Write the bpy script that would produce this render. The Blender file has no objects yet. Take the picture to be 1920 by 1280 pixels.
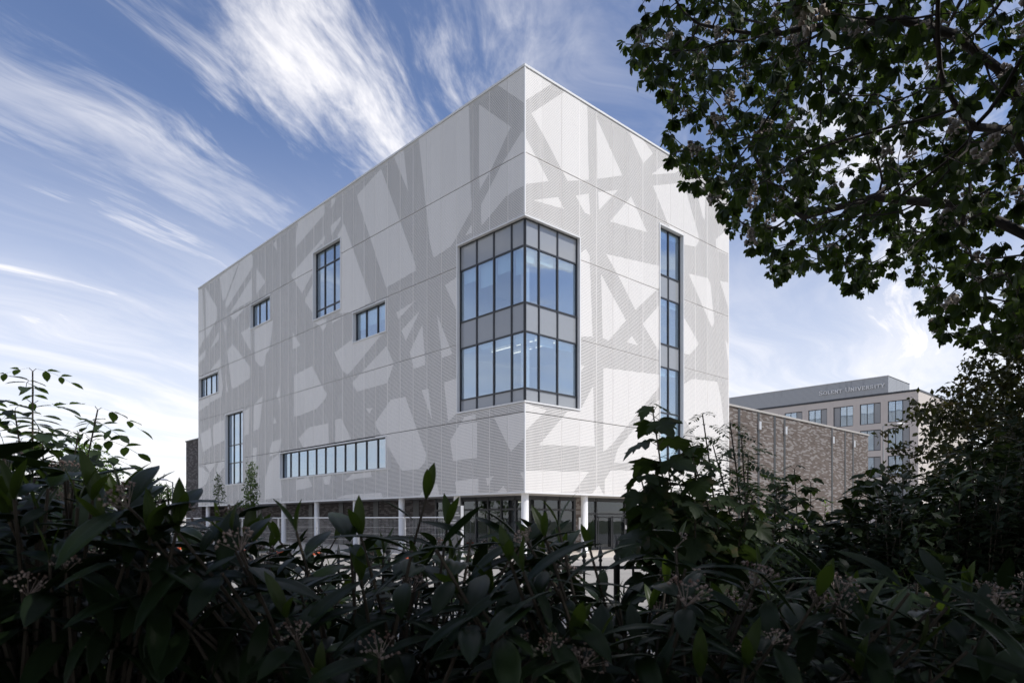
import bpy, math, random
import numpy as np
from mathutils import Vector, Matrix
from mathutils.geometry import delaunay_2d_cdt

random.seed(7)
rng = np.random.default_rng(11)
scene = bpy.context.scene
COL = scene.collection

# ------------------------------------------------------------------ camera, sky, sun, exposure
cam = bpy.data.cameras.new('camera')
cam.sensor_width = 36.0
cam.lens = 24.56
cam.shift_y = 0.175
cam.clip_start = 0.05
cam.clip_end = 6000
cam.dof.use_dof = True
cam.dof.focus_distance = 40.0
cam.dof.aperture_fstop = 9.0
cam_ob = bpy.data.objects.new('camera', cam)
COL.objects.link(cam_ob)
cam_ob.location = (0, 0, 2.0)
cam_ob.rotation_euler = (math.radians(90), 0, 0)
scene.camera = cam_ob

SUN_AZ = math.radians(111.0)      # clockwise from +Y
SUN_EL = math.radians(53.0)
sun_vec = Vector((math.sin(SUN_AZ) * math.cos(SUN_EL), math.cos(SUN_AZ) * math.cos(SUN_EL), math.sin(SUN_EL)))
sun = bpy.data.lights.new('sun', 'SUN')
sun.energy = 2.25
sun.angle = math.radians(0.53)
sun.color = (1.0, 0.965, 0.92)
sun_ob = bpy.data.objects.new('sun', sun)
COL.objects.link(sun_ob)
sun_ob.location = sun_vec * 120
sun_ob.rotation_euler = sun_vec.to_track_quat('Z', 'Y').to_euler()

scene.view_settings.view_transform = 'Standard'
scene.view_settings.look = 'None'
scene.view_settings.exposure = 0.72
scene.view_settings.gamma = 1.0
scene.render.engine = 'CYCLES'
scene.cycles.transparent_max_bounces = 24
scene.cycles.max_bounces = 8

world = bpy.data.worlds.new('World')
scene.world = world
world.use_nodes = True
wt = world.node_tree
wt.nodes.clear()


class NT:
    """short-hand for building node trees"""
    def __init__(self, tree):
        self.t = tree

    def n(self, kind, **kw):
        nd = self.t.nodes.new(kind)
        for k, v in kw.items():
            setattr(nd, k, v)
        return nd

    def link(self, a, b):
        self.t.links.new(a, b)

    def val(self, sock, v):
        if isinstance(v, bpy.types.NodeSocket):
            self.link(v, sock)
        else:
            sock.default_value = v

    def math(self, op, a, b=0.0, c=0.0, clamp=False):
        nd = self.n('ShaderNodeMath', operation=op, use_clamp=clamp)
        for i, v in enumerate((a, b, c)):
            self.val(nd.inputs[i], v)
        return nd.outputs[0]

    def xyz(self, x, y, z):
        nd = self.n('ShaderNodeCombineXYZ')
        for i, v in enumerate((x, y, z)):
            self.val(nd.inputs[i], v)
        return nd.outputs[0]

    def noise(self, vec, scale, detail=4.0, rough=0.55, dist=0.0):
        nd = self.n('ShaderNodeTexNoise')
        self.val(nd.inputs['Vector'], vec)
        nd.inputs['Scale'].default_value = scale
        nd.inputs['Detail'].default_value = detail
        nd.inputs['Roughness'].default_value = rough
        nd.inputs['Distortion'].default_value = dist
        return nd.outputs['Fac']

    def ramp(self, fac, a, b, smooth=True):
        nd = self.n('ShaderNodeMapRange', interpolation_type='SMOOTHSTEP' if smooth else 'LINEAR')
        self.val(nd.inputs['Value'], fac)
        nd.inputs['From Min'].default_value = a
        nd.inputs['From Max'].default_value = b
        return nd.outputs['Result']

    def mix(self, fac, a, b):
        nd = self.n('ShaderNodeMix', data_type='RGBA')
        self.val(nd.inputs['Factor'], fac)
        for s, v in ((nd.inputs['A'], a), (nd.inputs['B'], b)):
            if isinstance(v, bpy.types.NodeSocket):
                self.link(v, s)
            else:
                s.default_value = (*v[:3], 1.0)
        return nd.outputs['Result']


W = NT(wt)
SEED = 17.3          # which stretch of the cirrus sheet drifts over
sky = W.n('ShaderNodeTexSky', sky_type='NISHITA')
sky.sun_disc = False
sky.sun_elevation = SUN_EL
sky.sun_rotation = SUN_AZ
sky.air_density = 1.0
sky.dust_density = 0.15
sky.ozone_density = 3.0
geo = W.n('ShaderNodeTexCoord')
sep = W.n('ShaderNodeSeparateXYZ')
W.link(geo.outputs['Generated'], sep.inputs[0])
dx, dy, dz = sep.outputs
hz = W.math('ADD', W.math('MAXIMUM', dz, 0.0), 0.10)
px = W.math('DIVIDE', dx, hz)
py = W.math('DIVIDE', dy, hz)
# cirrus lie on a high sheet; the streaks run along one wind direction across it
al = W.math('ADD', W.math('MULTIPLY', px, 0.45), W.math('MULTIPLY', py, 0.893))
ac = W.math('SUBTRACT', W.math('MULTIPLY', px, 0.893), W.math('MULTIPLY', py, 0.45))
warp = W.math('MULTIPLY', W.math('SUBTRACT', W.noise(W.xyz(al, ac, 3.1 + SEED), 0.9, 2.0), 0.5), 0.8)
ac2 = W.math('ADD', ac, warp)
al2 = W.math('ADD', al, W.math('MULTIPLY', warp, 0.7))
streak = W.noise(W.xyz(W.math('MULTIPLY', al2, 0.55), W.math('MULTIPLY', ac2, 2.1), SEED), 1.5, 7.0, 0.62, 0.35)
patch = W.noise(W.xyz(W.math('MULTIPLY', al, 0.55), ac, 7.7 + SEED), 1.05, 3.0, 0.5, 0.4)
fine = W.noise(W.xyz(W.math('MULTIPLY', al2, 1.6), W.math('MULTIPLY', ac2, 6.0), 2.0), 3.0, 5.0, 0.65, 0.6)
body = W.math('ADD', W.math('MULTIPLY', streak, 0.78), W.math('MULTIPLY', fine, 0.22))
dens = W.math('MULTIPLY', W.ramp(body, 0.43, 0.68), W.ramp(patch, 0.31, 0.55))
veil = W.math('MULTIPLY', W.ramp(streak, 0.30, 0.75), 0.04)
low = W.ramp(dz, 0.50, 0.06)                      # the sheet is seen edge-on and closes up towards the horizon
lowc = W.math('MULTIPLY', low, W.math('ADD', 0.62, W.math('MULTIPLY', W.ramp(streak, 0.35, 0.65), 0.38)))
cl = W.math('MAXIMUM', W.math('ADD', dens, veil), lowc)
cl = W.math('MINIMUM', W.math('MULTIPLY', cl, 0.97), 0.97)
bg1 = W.n('ShaderNodeBackground')
wb = W.n('ShaderNodeMix', data_type='RGBA', blend_type='MULTIPLY')
wb.inputs['Factor'].default_value = 1.0
W.link(sky.outputs[0], wb.inputs['A'])
wb.inputs['B'].default_value = (1.03, 0.955, 1.03, 1)
W.link(wb.outputs['Result'], bg1.inputs['Color'])
bg1.inputs['Strength'].default_value = 0.084
bg2 = W.n('ShaderNodeBackground')
bg2.inputs['Color'].default_value = (0.86, 0.845, 0.86, 1)
bg2.inputs['Strength'].default_value = 0.80
mixs = W.n('ShaderNodeMixShader')
W.link(cl, mixs.inputs[0])
W.link(bg1.outputs[0], mixs.inputs[1])
W.link(bg2.outputs[0], mixs.inputs[2])
wo = W.n('ShaderNodeOutputWorld')
W.link(mixs.outputs[0], wo.inputs['Surface'])

# ------------------------------------------------------------------ helpers
MATS = {}


def new_mat(name):
    m = bpy.data.materials.new(name)
    m.use_nodes = True
    m.node_tree.nodes.clear()
    MATS[name] = m
    T = NT(m.node_tree)
    out = T.n('ShaderNodeOutputMaterial')
    return m, T, out


def simple(name, col, rough=0.6, metal=0.0, var=0.12, scale=3.0, bump=0.0, spec=0.5):
    m, T, out = new_mat(name)
    p = T.n('ShaderNodeBsdfPrincipled')
    tc = T.n('ShaderNodeTexCoord').outputs['Object']
    f = T.noise(tc, scale, 6.0, 0.6)
    c = T.mix(f, [max(0, v * (1 - var)) for v in col], [min(1, v * (1 + var)) for v in col])
    T.link(c, p.inputs['Base Color'])
    p.inputs['Roughness'].default_value = rough
    p.inputs['Metallic'].default_value = metal
    p.inputs['Specular IOR Level'].default_value = spec
    if bump:
        b = T.n('ShaderNodeBump')
        b.inputs['Strength'].default_value = bump
        b.inputs['Distance'].default_value = 0.02
        T.link(T.noise(tc, scale * 12, 4.0), b.inputs['Height'])
        T.link(b.outputs[0], p.inputs['Normal'])
    T.link(p.outputs[0], out.inputs[0])
    return m


def perforated(name, col, fw, fh, pitch=0.085):
    """metal sheet with rows of slots cut right through it"""
    m, T, out = new_mat(name)
    tc = T.n('ShaderNodeTexCoord').outputs['Object']
    s = T.n('ShaderNodeSeparateXYZ')
    T.link(tc, s.inputs[0])
    t = T.math('ADD', s.outputs[0], s.outputs[1])
    fx = T.math('ABSOLUTE', T.math('SUBTRACT', T.math('FRACT', T.math('DIVIDE', t, pitch)), 0.5))
    fz = T.math('ABSOLUTE', T.math('SUBTRACT', T.math('FRACT', T.math('DIVIDE', s.outputs[2], pitch)), 0.5))
    hole = T.math('MULTIPLY', T.math('LESS_THAN', fx, fw / 2), T.math('LESS_THAN', fz, fh / 2))
    p = T.n('ShaderNodeBsdfPrincipled')
    oi = T.n('ShaderNodeObjectInfo').outputs['Random']
    pan = T.noise(T.xyz(T.math('MULTIPLY', t, 0.9), T.math('MULTIPLY', s.outputs[2], 0.12), 0.0), 0.6, 4.0, 0.6)
    T.link(T.mix(T.math('ADD', T.math('MULTIPLY', pan, 0.6), T.math('MULTIPLY', oi, 0.4)), [v * 0.92 for v in col], [min(1, v * 1.05) for v in col]), p.inputs['Base Color'])
    p.inputs['Roughness'].default_value = 0.42
    p.inputs['Metallic'].default_value = 0.0
    tr = T.n('ShaderNodeBsdfTransparent')
    mx = T.n('ShaderNodeMixShader')
    T.link(hole, mx.inputs[0])
    T.link(p.outputs[0], mx.inputs[1])
    T.link(tr.outputs[0], mx.inputs[2])
    T.link(mx.outputs[0], out.inputs[0])
    return m


def glass(name, tint, refl, base):
    """coated glass: part mirror, part tinted clear"""
    m, T, out = new_mat(name)
    tr = T.n('ShaderNodeBsdfTransparent')
    tr.inputs[0].default_value = (*tint, 1)
    g = T.n('ShaderNodeBsdfGlossy')
    g.inputs['Color'].default_value = (*refl, 1)
    g.inputs['Roughness'].default_value = 0.0
    tc = T.n('ShaderNodeTexCoord').outputs['Object']
    b = T.n('ShaderNodeBump')
    b.inputs['Strength'].default_value = 0.06
    b.inputs['Distance'].default_value = 0.05
    T.link(T.noise(tc, 0.7, 2.0), b.inputs['Height'])
    T.link(b.outputs[0], g.inputs['Normal'])
    lw = T.n('ShaderNodeLayerWeight')
    lw.inputs['Blend'].default_value = 0.5
    fac = T.math('ADD', base, T.math('MULTIPLY', T.math('POWER', lw.outputs['Facing'], 4.0), 1.0 - base), clamp=True)
    mx = T.n('ShaderNodeMixShader')
    T.link(fac, mx.inputs[0])
    T.link(tr.outputs[0], mx.inputs[1])
    T.link(g.outputs[0], mx.inputs[2])
    T.link(mx.outputs[0], out.inputs[0])
    return m


def brick_mat(name, c1, c2, c3, mortar):
    m, T, out = new_mat(name)
    tc = T.n('ShaderNodeTexCoord').outputs['Object']
    s = T.n('ShaderNodeSeparateXYZ')
    T.link(tc, s.inputs[0])
    t = T.math('ADD', s.outputs[0], s.outputs[1])
    v = T.xyz(t, s.outputs[2], 0.0)
    br = T.n('ShaderNodeTexBrick')
    T.link(v, br.inputs['Vector'])
    br.inputs['Scale'].default_value = 1.0
    br.inputs['Brick Width'].default_value = 0.44
    br.inputs['Row Height'].default_value = 0.11
    br.inputs['Mortar Size'].default_value = 0.010
    br.inputs['Bias'].default_value = 0.0
    br.inputs['Color1'].default_value = (*c1, 1)
    br.inputs['Color2'].default_value = (*c2, 1)
    br.inputs['Mortar'].default_value = (*mortar, 1)
    # single pale bricks scattered through the bond
    cell = T.n('ShaderNodeTexWhiteNoise', noise_dimensions='2D')
    row = T.math('FLOOR', T.math('DIVIDE', s.outputs[2], 0.11))
    T.link(T.xyz(T.math('FLOOR', T.math('ADD', T.math('DIVIDE', t, 0.44), T.math('MULTIPLY', row, 0.5))), row, 0.0), cell.inputs['Vector'])
    pale = T.math('GREATER_THAN', cell.outputs['Value'], 0.68)
    c = T.mix(T.math('MULTIPLY', pale, 0.75), br.outputs['Color'], c3)
    big = T.noise(tc, 0.35, 4.0)
    hs = T.n('ShaderNodeHueSaturation')
    T.link(c, hs.inputs['Color'])
    T.link(T.math('ADD', 0.80, T.math('MULTIPLY', big, 0.4)), hs.inputs['Value'])
    p = T.n('ShaderNodeBsdfPrincipled')
    p.inputs['Roughness'].default_value = 0.85
    T.link(hs.outputs[0], p.inputs['Base Color'])
    b = T.n('ShaderNodeBump')
    b.inputs['Strength'].default_value = 0.7
    b.inputs['Distance'].default_value = 0.02
    T.link(T.math('ADD', T.math('SUBTRACT', 1.0, br.outputs['Fac']), T.math('MULTIPLY', cell.outputs['Value'], 0.5)), b.inputs['Height'])
    T.link(b.outputs[0], p.inputs['Normal'])
    T.link(p.outputs[0], out.inputs[0])
    return m


def leaf_mat(name, col, trans, rough=0.45, tmix=0.35, var=0.35, spec=0.5, tint=None):
    m, T, out = new_mat(name)
    p = T.n('ShaderNodeBsdfPrincipled')
    oi = T.n('ShaderNodeObjectInfo')
    tc = T.n('ShaderNodeTexCoord').outputs['Object']
    f = T.math('ADD', T.math('MULTIPLY', T.noise(tc, 5.0, 3.0), 0.7), T.math('MULTIPLY', oi.outputs['Random'], 0.3))
    c = T.mix(f, [v * (1 - var) for v in col], [v * (1 + var) for v in col])
    if tint:
        c = T.mix(T.math('MULTIPLY', T.ramp(T.noise(tc, 1.7, 3.0), 0.52, 0.68), 0.8), c, tint)
    T.link(c, p.inputs['Base Color'])
    p.inputs['Roughness'].default_value = rough
    p.inputs['Specular IOR Level'].default_value = spec
    tl = T.n('ShaderNodeBsdfTranslucent')
    tl.inputs[0].default_value = (*trans, 1)
    mx = T.n('ShaderNodeMixShader')
    mx.inputs[0].default_value = tmix
    T.link(p.outputs[0], mx.inputs[1])
    T.link(tl.outputs[0], mx.inputs[2])
    T.link(mx.outputs[0], out.inputs[0])
    return m


SHEET = (0.875, 0.845, 0.80)
perforated('fine_mesh', SHEET, 0.36, 0.28)
perforated('open_mesh', SHEET, 0.63, 0.54)
simple('sheet', SHEET, 0.4, var=0.04)
simple('trim', (0.76, 0.76, 0.75), 0.4, var=0.05)
simple('dark_frame', (0.035, 0.038, 0.043), 0.4, var=0.1)
simple('membrane', (0.075, 0.075, 0.08), 0.85, var=0.15)
simple('white_paint', (0.80, 0.80, 0.79), 0.45, var=0.04)
simple('soffit', (0.62, 0.61, 0.59), 0.5, var=0.05)
simple('room_white', (0.80, 0.82, 0.82), 0.8, var=0.05)
simple('room_floor', (0.22, 0.21, 0.2), 0.6)
simple('blind', (0.74, 0.84, 0.84), 0.8, var=0.05)
simple('spandrel', (0.30, 0.315, 0.33), 0.06, var=0.05, spec=0.9)
simple('roofing', (0.3, 0.3, 0.3), 0.9)
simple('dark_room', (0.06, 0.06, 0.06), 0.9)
simple('steel', (0.55, 0.56, 0.57), 0.35, 0.6)
simple('iron', (0.018, 0.02, 0.022), 0.4, 0.0, spec=0.6)
glass('vision_glass', (0.86, 0.92, 0.94), (0.76, 0.87, 1.0), 0.29)
glass('dark_glass', (0.62, 0.64, 0.64), (0.85, 0.92, 1.0), 0.06)
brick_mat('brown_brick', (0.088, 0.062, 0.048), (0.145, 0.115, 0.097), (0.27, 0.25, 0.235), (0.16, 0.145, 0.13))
brick_mat('dark_shaded_brick', (0.045, 0.038, 0.037), (0.085, 0.07, 0.065), (0.16, 0.145, 0.14), (0.07, 0.065, 0.06))  # darker copy of brown_brick; the left walls' shade is put into its colour


def M(n):
    return MATS[n]


def props(o, label=None, cat=None, group=None, kind=None):
    for k, v in (('label', label), ('category', cat), ('group', group), ('kind', kind)):
        if v:
            o[k] = v
    return o


def empty(name, loc, rz=0.0, label=None, cat=None, group=None):
    o = bpy.data.objects.new(name, None)
    o.empty_display_size = 0.3
    COL.objects.link(o)
    o.location = loc
    o.rotation_euler = (0, 0, rz)
    return props(o, label, cat, group)


class MB:
    """collects shapes and links them as one mesh object"""
    def __init__(self):
        self.v, self.f, self.mi = [], [], []
        self.smooth = False

    def face(self, pts, mi=0):
        b = len(self.v)
        self.v += [tuple(p) for p in pts]
        self.f.append(tuple(range(b, b + len(pts))))
        self.mi.append(mi)

    def box(self, x0, x1, y0, y1, z0, z1, mi=0):
        b = len(self.v)
        self.v += [(x0, y0, z0), (x1, y0, z0), (x1, y1, z0), (x0, y1, z0), (x0, y0, z1), (x1, y0, z1), (x1, y1, z1), (x0, y1, z1)]
        for q in ((3, 2, 1, 0), (4, 5, 6, 7), (0, 1, 5, 4), (1, 2, 6, 5), (2, 3, 7, 6), (3, 0, 4, 7)):
            self.f.append(tuple(b + i for i in q))
            self.mi.append(mi)
        return self

    def fbox(self, face, t0, t1, d0, d1, z0, z1, mi=0):
        if face == 'L':
            return self.box(d0, d1, t0, t1, z0, z1, mi)
        return self.box(t0, t1, d0, d1, z0, z1, mi)

    def tube(self, pts, rad, n=6, mi=0, cap=True):
        pts = [Vector(p) for p in pts]
        if not hasattr(rad, '__len__'):
            rad = [rad] * len(pts)
        b = len(self.v)
        up = None
        for i, p in enumerate(pts):
            d = (pts[min(i + 1, len(pts) - 1)] - pts[max(i - 1, 0)]).normalized()
            if up is None:
                up = d.orthogonal().normalized()
            up = (up - d * up.dot(d))
            up = up.normalized() if up.length > 1e-6 else d.orthogonal().normalized()
            sd = d.cross(up)
            for k in range(n):
                a = 2 * math.pi * k / n
                self.v.append(tuple(p + (up * math.cos(a) + sd * math.sin(a)) * rad[i]))
        for i in range(len(pts) - 1):
            for k in range(n):
                k2 = (k + 1) % n
                self.f.append((b + i * n + k, b + i * n + k2, b + (i + 1) * n + k2, b + (i + 1) * n + k))
                self.mi.append(mi)
        if cap:
            self.f.append(tuple(b + k for k in reversed(range(n))))
            self.mi.append(mi)
            e = b + (len(pts) - 1) * n
            self.f.append(tuple(e + k for k in range(n)))
            self.mi.append(mi)
        return self

    def lathe(self, prof, n=10, at=(0, 0, 0), mi=0):
        b = len(self.v)
        for r, z in prof:
            for k in range(n):
                a = 2 * math.pi * k / n
                self.v.append((at[0] + r * math.cos(a), at[1] + r * math.sin(a), at[2] + z))
        for i in range(len(prof) - 1):
            for k in range(n):
                k2 = (k + 1) % n
                self.f.append((b + i * n + k, b + i * n + k2, b + (i + 1) * n + k2, b + (i + 1) * n + k))
                self.mi.append(mi)
        return self

    def mesh(self, name, mats):
        me = bpy.data.meshes.new(name)
        me.from_pydata(self.v, [], self.f)
        for m in ([mats] if isinstance(mats, str) else mats):
            me.materials.append(MATS[m])
        if any(self.mi):
            me.polygons.foreach_set('material_index', self.mi)
        if self.smooth:
            me.polygons.foreach_set('use_smooth', [True] * len(self.f))
        me.update()
        return me

    def build(self, name, mats, parent=None):
        return link_mesh(name, self.mesh(name, mats), parent)


def link_mesh(name, me, parent=None):
    o = bpy.data.objects.new(name, me)
    COL.objects.link(o)
    if parent:
        o.parent = parent
    return o


# the light, finely perforated shapes of the cladding: (metres from the street corner, metres above ground)
LIGHT_LEFT = [
    [(48.83, 26.00), (47.74, 25.96), (47.10, 20.66), (48.54, 19.89), (48.83, 19.95)],
    [(46.93, 25.84), (43.68, 23.03), (43.68, 21.98), (45.36, 21.08), (46.68, 20.58)],
    [(42.96, 25.94), (38.33, 26.00), (41.49, 23.45), (42.22, 23.38)],
    [(37.95, 26.01), (35.49, 26.08), (35.10, 25.72), (35.13, 24.78), (41.11, 22.46), (41.68, 22.83)],
    [(35.27, 23.91), (35.27, 21.89), (40.49, 21.79)],
    [(34.32, 24.45), (32.36, 22.79), (34.32, 22.17)],
    [(30.85, 25.56), (30.24, 25.81), (30.07, 24.81)],
    [(26.20, 26.11), (21.86, 26.08), (21.86, 25.29), (26.75, 24.08), (26.53, 25.23)],
    [(20.80, 26.12), (20.14, 26.00), (20.33, 25.59), (20.90, 25.41)],
    [(20.90, 24.10), (19.41, 24.32), (19.41, 24.05), (20.80, 23.36)],
    [(21.76, 23.65), (21.86, 23.21), (23.45, 22.94), (23.35, 21.36), (23.86, 21.25), (25.55, 20.14), (27.43, 22.02), (27.31, 22.19)],
    [(25.01, 19.57), (23.76, 20.40), (23.25, 18.05), (23.86, 18.28), (25.01, 19.32)],
    [(19.96, 23.02), (18.96, 23.68), (15.29, 17.27), (15.32, 17.11), (17.81, 16.96), (19.59, 17.25), (19.59, 22.87)],
    [(13.99, 25.82), (17.11, 25.10), (16.93, 24.58), (13.36, 17.63), (9.92, 17.88), (10.04, 18.42)],
    [(12.44, 26.04), (11.31, 26.18), (10.80, 23.20)],
    [(9.64, 26.23), (4.66, 26.21), (4.52, 21.21), (4.39, 19.97), (6.01, 18.60), (6.36, 18.38), (8.06, 18.18), (8.45, 19.21)],
    [(3.76, 25.74), (1.09, 23.35), (2.75, 21.60), (3.70, 20.84), (3.72, 21.66)],
    [(2.19, 26.13), (0.08, 26.15), (0.08, 24.22)],
    [(0.21, 22.75), (0.08, 22.62), (0.08, 19.83), (1.45, 19.73), (3.53, 18.74), (3.59, 19.95), (1.75, 21.65)],
    [(4.39, 19.09), (4.39, 18.61), (5.01, 18.62)],
    [(12.17, 15.71), (9.97, 15.99), (11.91, 15.21)],
    [(11.56, 14.40), (9.48, 15.26), (11.05, 13.62)],
    [(10.63, 12.82), (9.24, 14.31), (9.00, 12.39), (8.92, 11.72), (10.13, 11.68)],
    [(6.93, 16.20), (5.70, 16.42), (5.70, 14.21), (5.99, 14.72)],
    [(7.73, 14.65), (6.49, 12.45), (6.20, 11.95), (7.23, 11.85), (7.31, 12.46)],
    [(20.35, 14.50), (17.81, 15.01), (13.89, 14.62), (17.81, 12.79), (18.51, 12.59), (19.32, 13.12)],
    [(17.81, 11.89), (13.33, 13.72), (12.51, 12.49), (12.51, 12.29), (13.26, 11.20), (17.12, 11.17)],
    [(14.83, 8.67), (12.80, 10.06), (11.14, 10.05), (8.84, 6.15), (8.92, 5.69), (9.56, 5.30), (11.48, 5.26)],
    [(9.32, 10.19), (8.61, 10.18), (8.22, 8.19)],
    [(7.01, 10.37), (5.70, 10.43), (5.70, 8.41), (6.61, 7.93)],
    [(6.42, 6.79), (5.49, 7.68), (3.92, 7.65), (3.92, 5.63), (6.13, 5.56)],
    [(5.07, 8.08), (4.05, 8.12), (4.05, 7.75), (5.35, 7.75)],
    [(2.44, 7.71), (-0.06, 7.80), (-0.06, 6.48), (1.09, 5.77)],
    [(3.14, 4.40), (2.50, 4.50), (3.01, 3.97)],
    [(2.19, 3.57), (1.69, 3.92), (1.33, 3.54)],
    [(5.99, 4.35), (3.79, 4.43), (3.79, 3.49), (5.70, 3.43)],
    [(9.64, 3.53), (8.84, 4.14), (7.68, 4.23), (7.43, 3.48)],
    [(0.38, 4.60), (-0.06, 4.61), (-0.06, 3.94)],
    [(15.90, 9.83), (15.02, 9.78), (15.51, 9.42)],
    [(48.83, 18.98), (46.75, 19.45), (46.93, 18.71), (48.83, 18.39)],
    [(45.53, 19.29), (43.52, 20.47), (43.19, 20.53), (43.19, 19.79), (44.68, 19.45)],
    [(42.12, 21.35), (41.11, 20.42), (41.74, 20.24)],
    [(40.34, 21.51), (36.80, 21.50), (39.43, 20.91)],
    [(37.80, 19.41), (35.68, 19.55), (35.54, 17.38), (35.96, 17.63)],
    [(34.74, 19.08), (30.89, 19.13), (31.20, 17.91), (31.63, 16.75), (32.39, 16.43), (32.71, 15.57), (33.49, 15.58), (34.63, 16.34)],
    [(41.11, 18.32), (39.73, 18.73), (35.68, 15.89), (35.68, 14.92), (39.58, 14.44), (40.03, 14.75)],
    [(45.53, 17.15), (42.86, 17.96), (42.70, 16.95)],
    [(48.83, 14.42), (45.70, 14.47), (45.70, 13.78), (48.83, 13.38)],
    [(45.53, 14.51), (43.19, 14.57), (43.09, 16.83), (42.64, 16.76), (42.22, 15.05), (42.54, 14.12), (45.53, 13.88)],
    [(41.68, 16.43), (40.80, 14.31), (41.27, 14.44)],
    [(26.98, 13.83), (23.86, 14.09), (22.35, 12.41), (21.47, 11.57), (21.66, 11.31), (23.05, 10.67), (26.20, 10.44), (26.98, 10.47)],
    [(30.24, 12.63), (29.64, 13.39), (29.40, 11.68)],
    [(34.86, 12.45), (33.00, 12.94), (33.65, 10.21), (34.99, 10.00)],
    [(30.73, 10.88), (30.12, 10.29), (30.85, 10.25)],
    [(31.47, 8.17), (31.10, 8.78), (29.28, 8.89), (29.28, 8.63), (29.88, 7.73), (31.60, 7.53)],
    [(26.20, 8.63), (24.49, 9.32), (21.28, 9.38), (21.18, 7.77), (25.33, 7.81)],
    [(20.24, 9.51), (19.32, 9.50), (17.89, 7.87), (20.24, 7.79)],
    [(48.36, 10.99), (45.36, 11.35), (45.09, 9.50), (47.46, 9.05)],
    [(44.85, 11.55), (41.90, 11.80), (41.74, 9.78), (44.68, 9.47)],
    [(48.83, 7.52), (47.64, 7.51), (45.70, 6.71), (46.75, 5.74), (48.83, 5.30)],
    [(47.10, 7.74), (43.85, 7.77), (45.53, 6.89)],
    [(41.90, 8.04), (41.74, 7.24), (44.85, 5.92), (43.35, 7.70)],
    [(37.08, 12.03), (35.82, 12.23), (35.96, 9.86), (37.08, 9.79)],
    [(31.60, 7.10), (29.88, 7.63), (29.64, 6.98), (29.16, 3.92), (32.61, 3.87), (32.36, 5.84)],
    [(26.64, 5.28), (24.49, 5.43), (23.76, 4.67), (26.53, 4.46)],
    [(22.05, 5.37), (20.90, 5.41), (21.09, 4.76), (21.86, 4.74)],
    [(18.78, 4.94), (17.81, 5.35), (15.29, 5.40), (15.21, 5.05)],
    [(35.13, 8.55), (34.18, 8.54), (34.45, 6.83), (34.99, 6.75)],
    [(20.14, 3.66), (18.51, 3.92), (14.02, 3.92), (13.72, 3.56)],
    [(27.20, 17.37), (25.81, 16.05), (27.20, 15.95)],
    [(23.56, 17.38), (21.57, 17.29), (21.66, 16.66), (22.15, 16.47), (22.65, 17.00)],
    [(20.71, 16.94), (18.96, 16.93), (20.71, 16.75)],
]
LIGHT_RIGHT = [
    [(-0.01, 26.17), (1.42, 26.20), (2.11, 26.10), (-0.01, 24.27)],
    [(0.48, 23.81), (3.18, 26.14), (5.05, 26.22), (5.18, 21.82), (3.36, 21.14), (1.65, 22.80)],
    [(5.90, 25.67), (8.31, 23.13), (5.97, 22.13)],
    [(8.97, 26.15), (10.46, 26.08), (11.48, 25.61), (10.46, 24.60), (9.33, 25.66)],
    [(11.32, 24.20), (12.44, 25.10), (14.63, 25.66), (13.94, 25.18)],
    [(11.48, 23.54), (14.98, 24.89), (16.78, 21.93), (16.87, 21.45), (16.50, 20.95), (14.28, 20.60), (13.10, 21.62)],
    [(16.50, 24.99), (17.71, 25.28), (17.62, 23.09), (17.33, 23.32)],
    [(20.88, 23.47), (20.88, 21.49), (19.56, 21.47), (19.16, 21.52), (19.06, 22.17)],
    [(-0.01, 22.45), (1.83, 20.63), (0.04, 19.88)],
    [(0.59, 19.20), (2.58, 19.99), (3.06, 19.48)],
    [(4.04, 20.53), (5.18, 21.02), (5.31, 19.83), (4.86, 19.78)],
    [(6.04, 21.38), (7.89, 22.10), (6.10, 20.32)],
    [(9.19, 22.12), (10.85, 20.37), (7.12, 19.97)],
    [(4.44, 17.36), (4.92, 17.74), (5.25, 17.44), (5.51, 12.77), (4.44, 12.58)],
    [(6.78, 17.92), (12.36, 18.57), (12.36, 17.33), (9.63, 15.16), (8.03, 16.78)],
    [(6.30, 16.59), (8.68, 14.33), (6.98, 12.78), (6.44, 12.86)],
    [(9.26, 13.50), (9.93, 12.98), (8.75, 13.00)],
    [(10.39, 14.44), (12.36, 16.19), (12.36, 12.96), (12.04, 13.10)],
    [(15.59, 18.88), (18.00, 19.15), (18.38, 18.82), (18.87, 16.22), (18.57, 15.75)],
    [(19.66, 19.33), (20.92, 19.52), (20.92, 17.48)],
    [(14.63, 16.09), (16.78, 14.40), (16.78, 14.20), (15.68, 13.36), (14.63, 13.34)],
    [(20.36, 15.24), (20.92, 14.80), (20.77, 13.70)],
    [(6.50, 11.09), (12.36, 11.51), (12.36, 10.87), (7.19, 6.50), (6.50, 6.10)],
    [(14.63, 11.07), (16.04, 11.76), (19.26, 12.00), (19.76, 11.01), (20.26, 8.73), (20.67, 4.49), (16.96, 7.42), (14.63, 9.21)],
    [(4.44, 10.91), (4.80, 10.96), (4.44, 10.49)],
    [(1.09, 6.12), (3.36, 8.18), (4.42, 8.33), (5.57, 9.91), (5.70, 6.37)],
    [(0.04, 8.25), (1.65, 8.05), (1.42, 7.85), (0.04, 6.78)],
    [(0.04, 4.68), (5.18, 4.85), (3.85, 3.63), (0.04, 3.52)],
    [(6.64, 4.44), (7.19, 5.04), (20.67, 5.59), (20.67, 3.56), (6.64, 3.53)],
    [(5.44, 3.57), (6.10, 4.12), (6.50, 3.56)],
    [(12.36, 10.04), (12.36, 5.86), (7.47, 5.49), (7.89, 6.40)],
]
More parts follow.
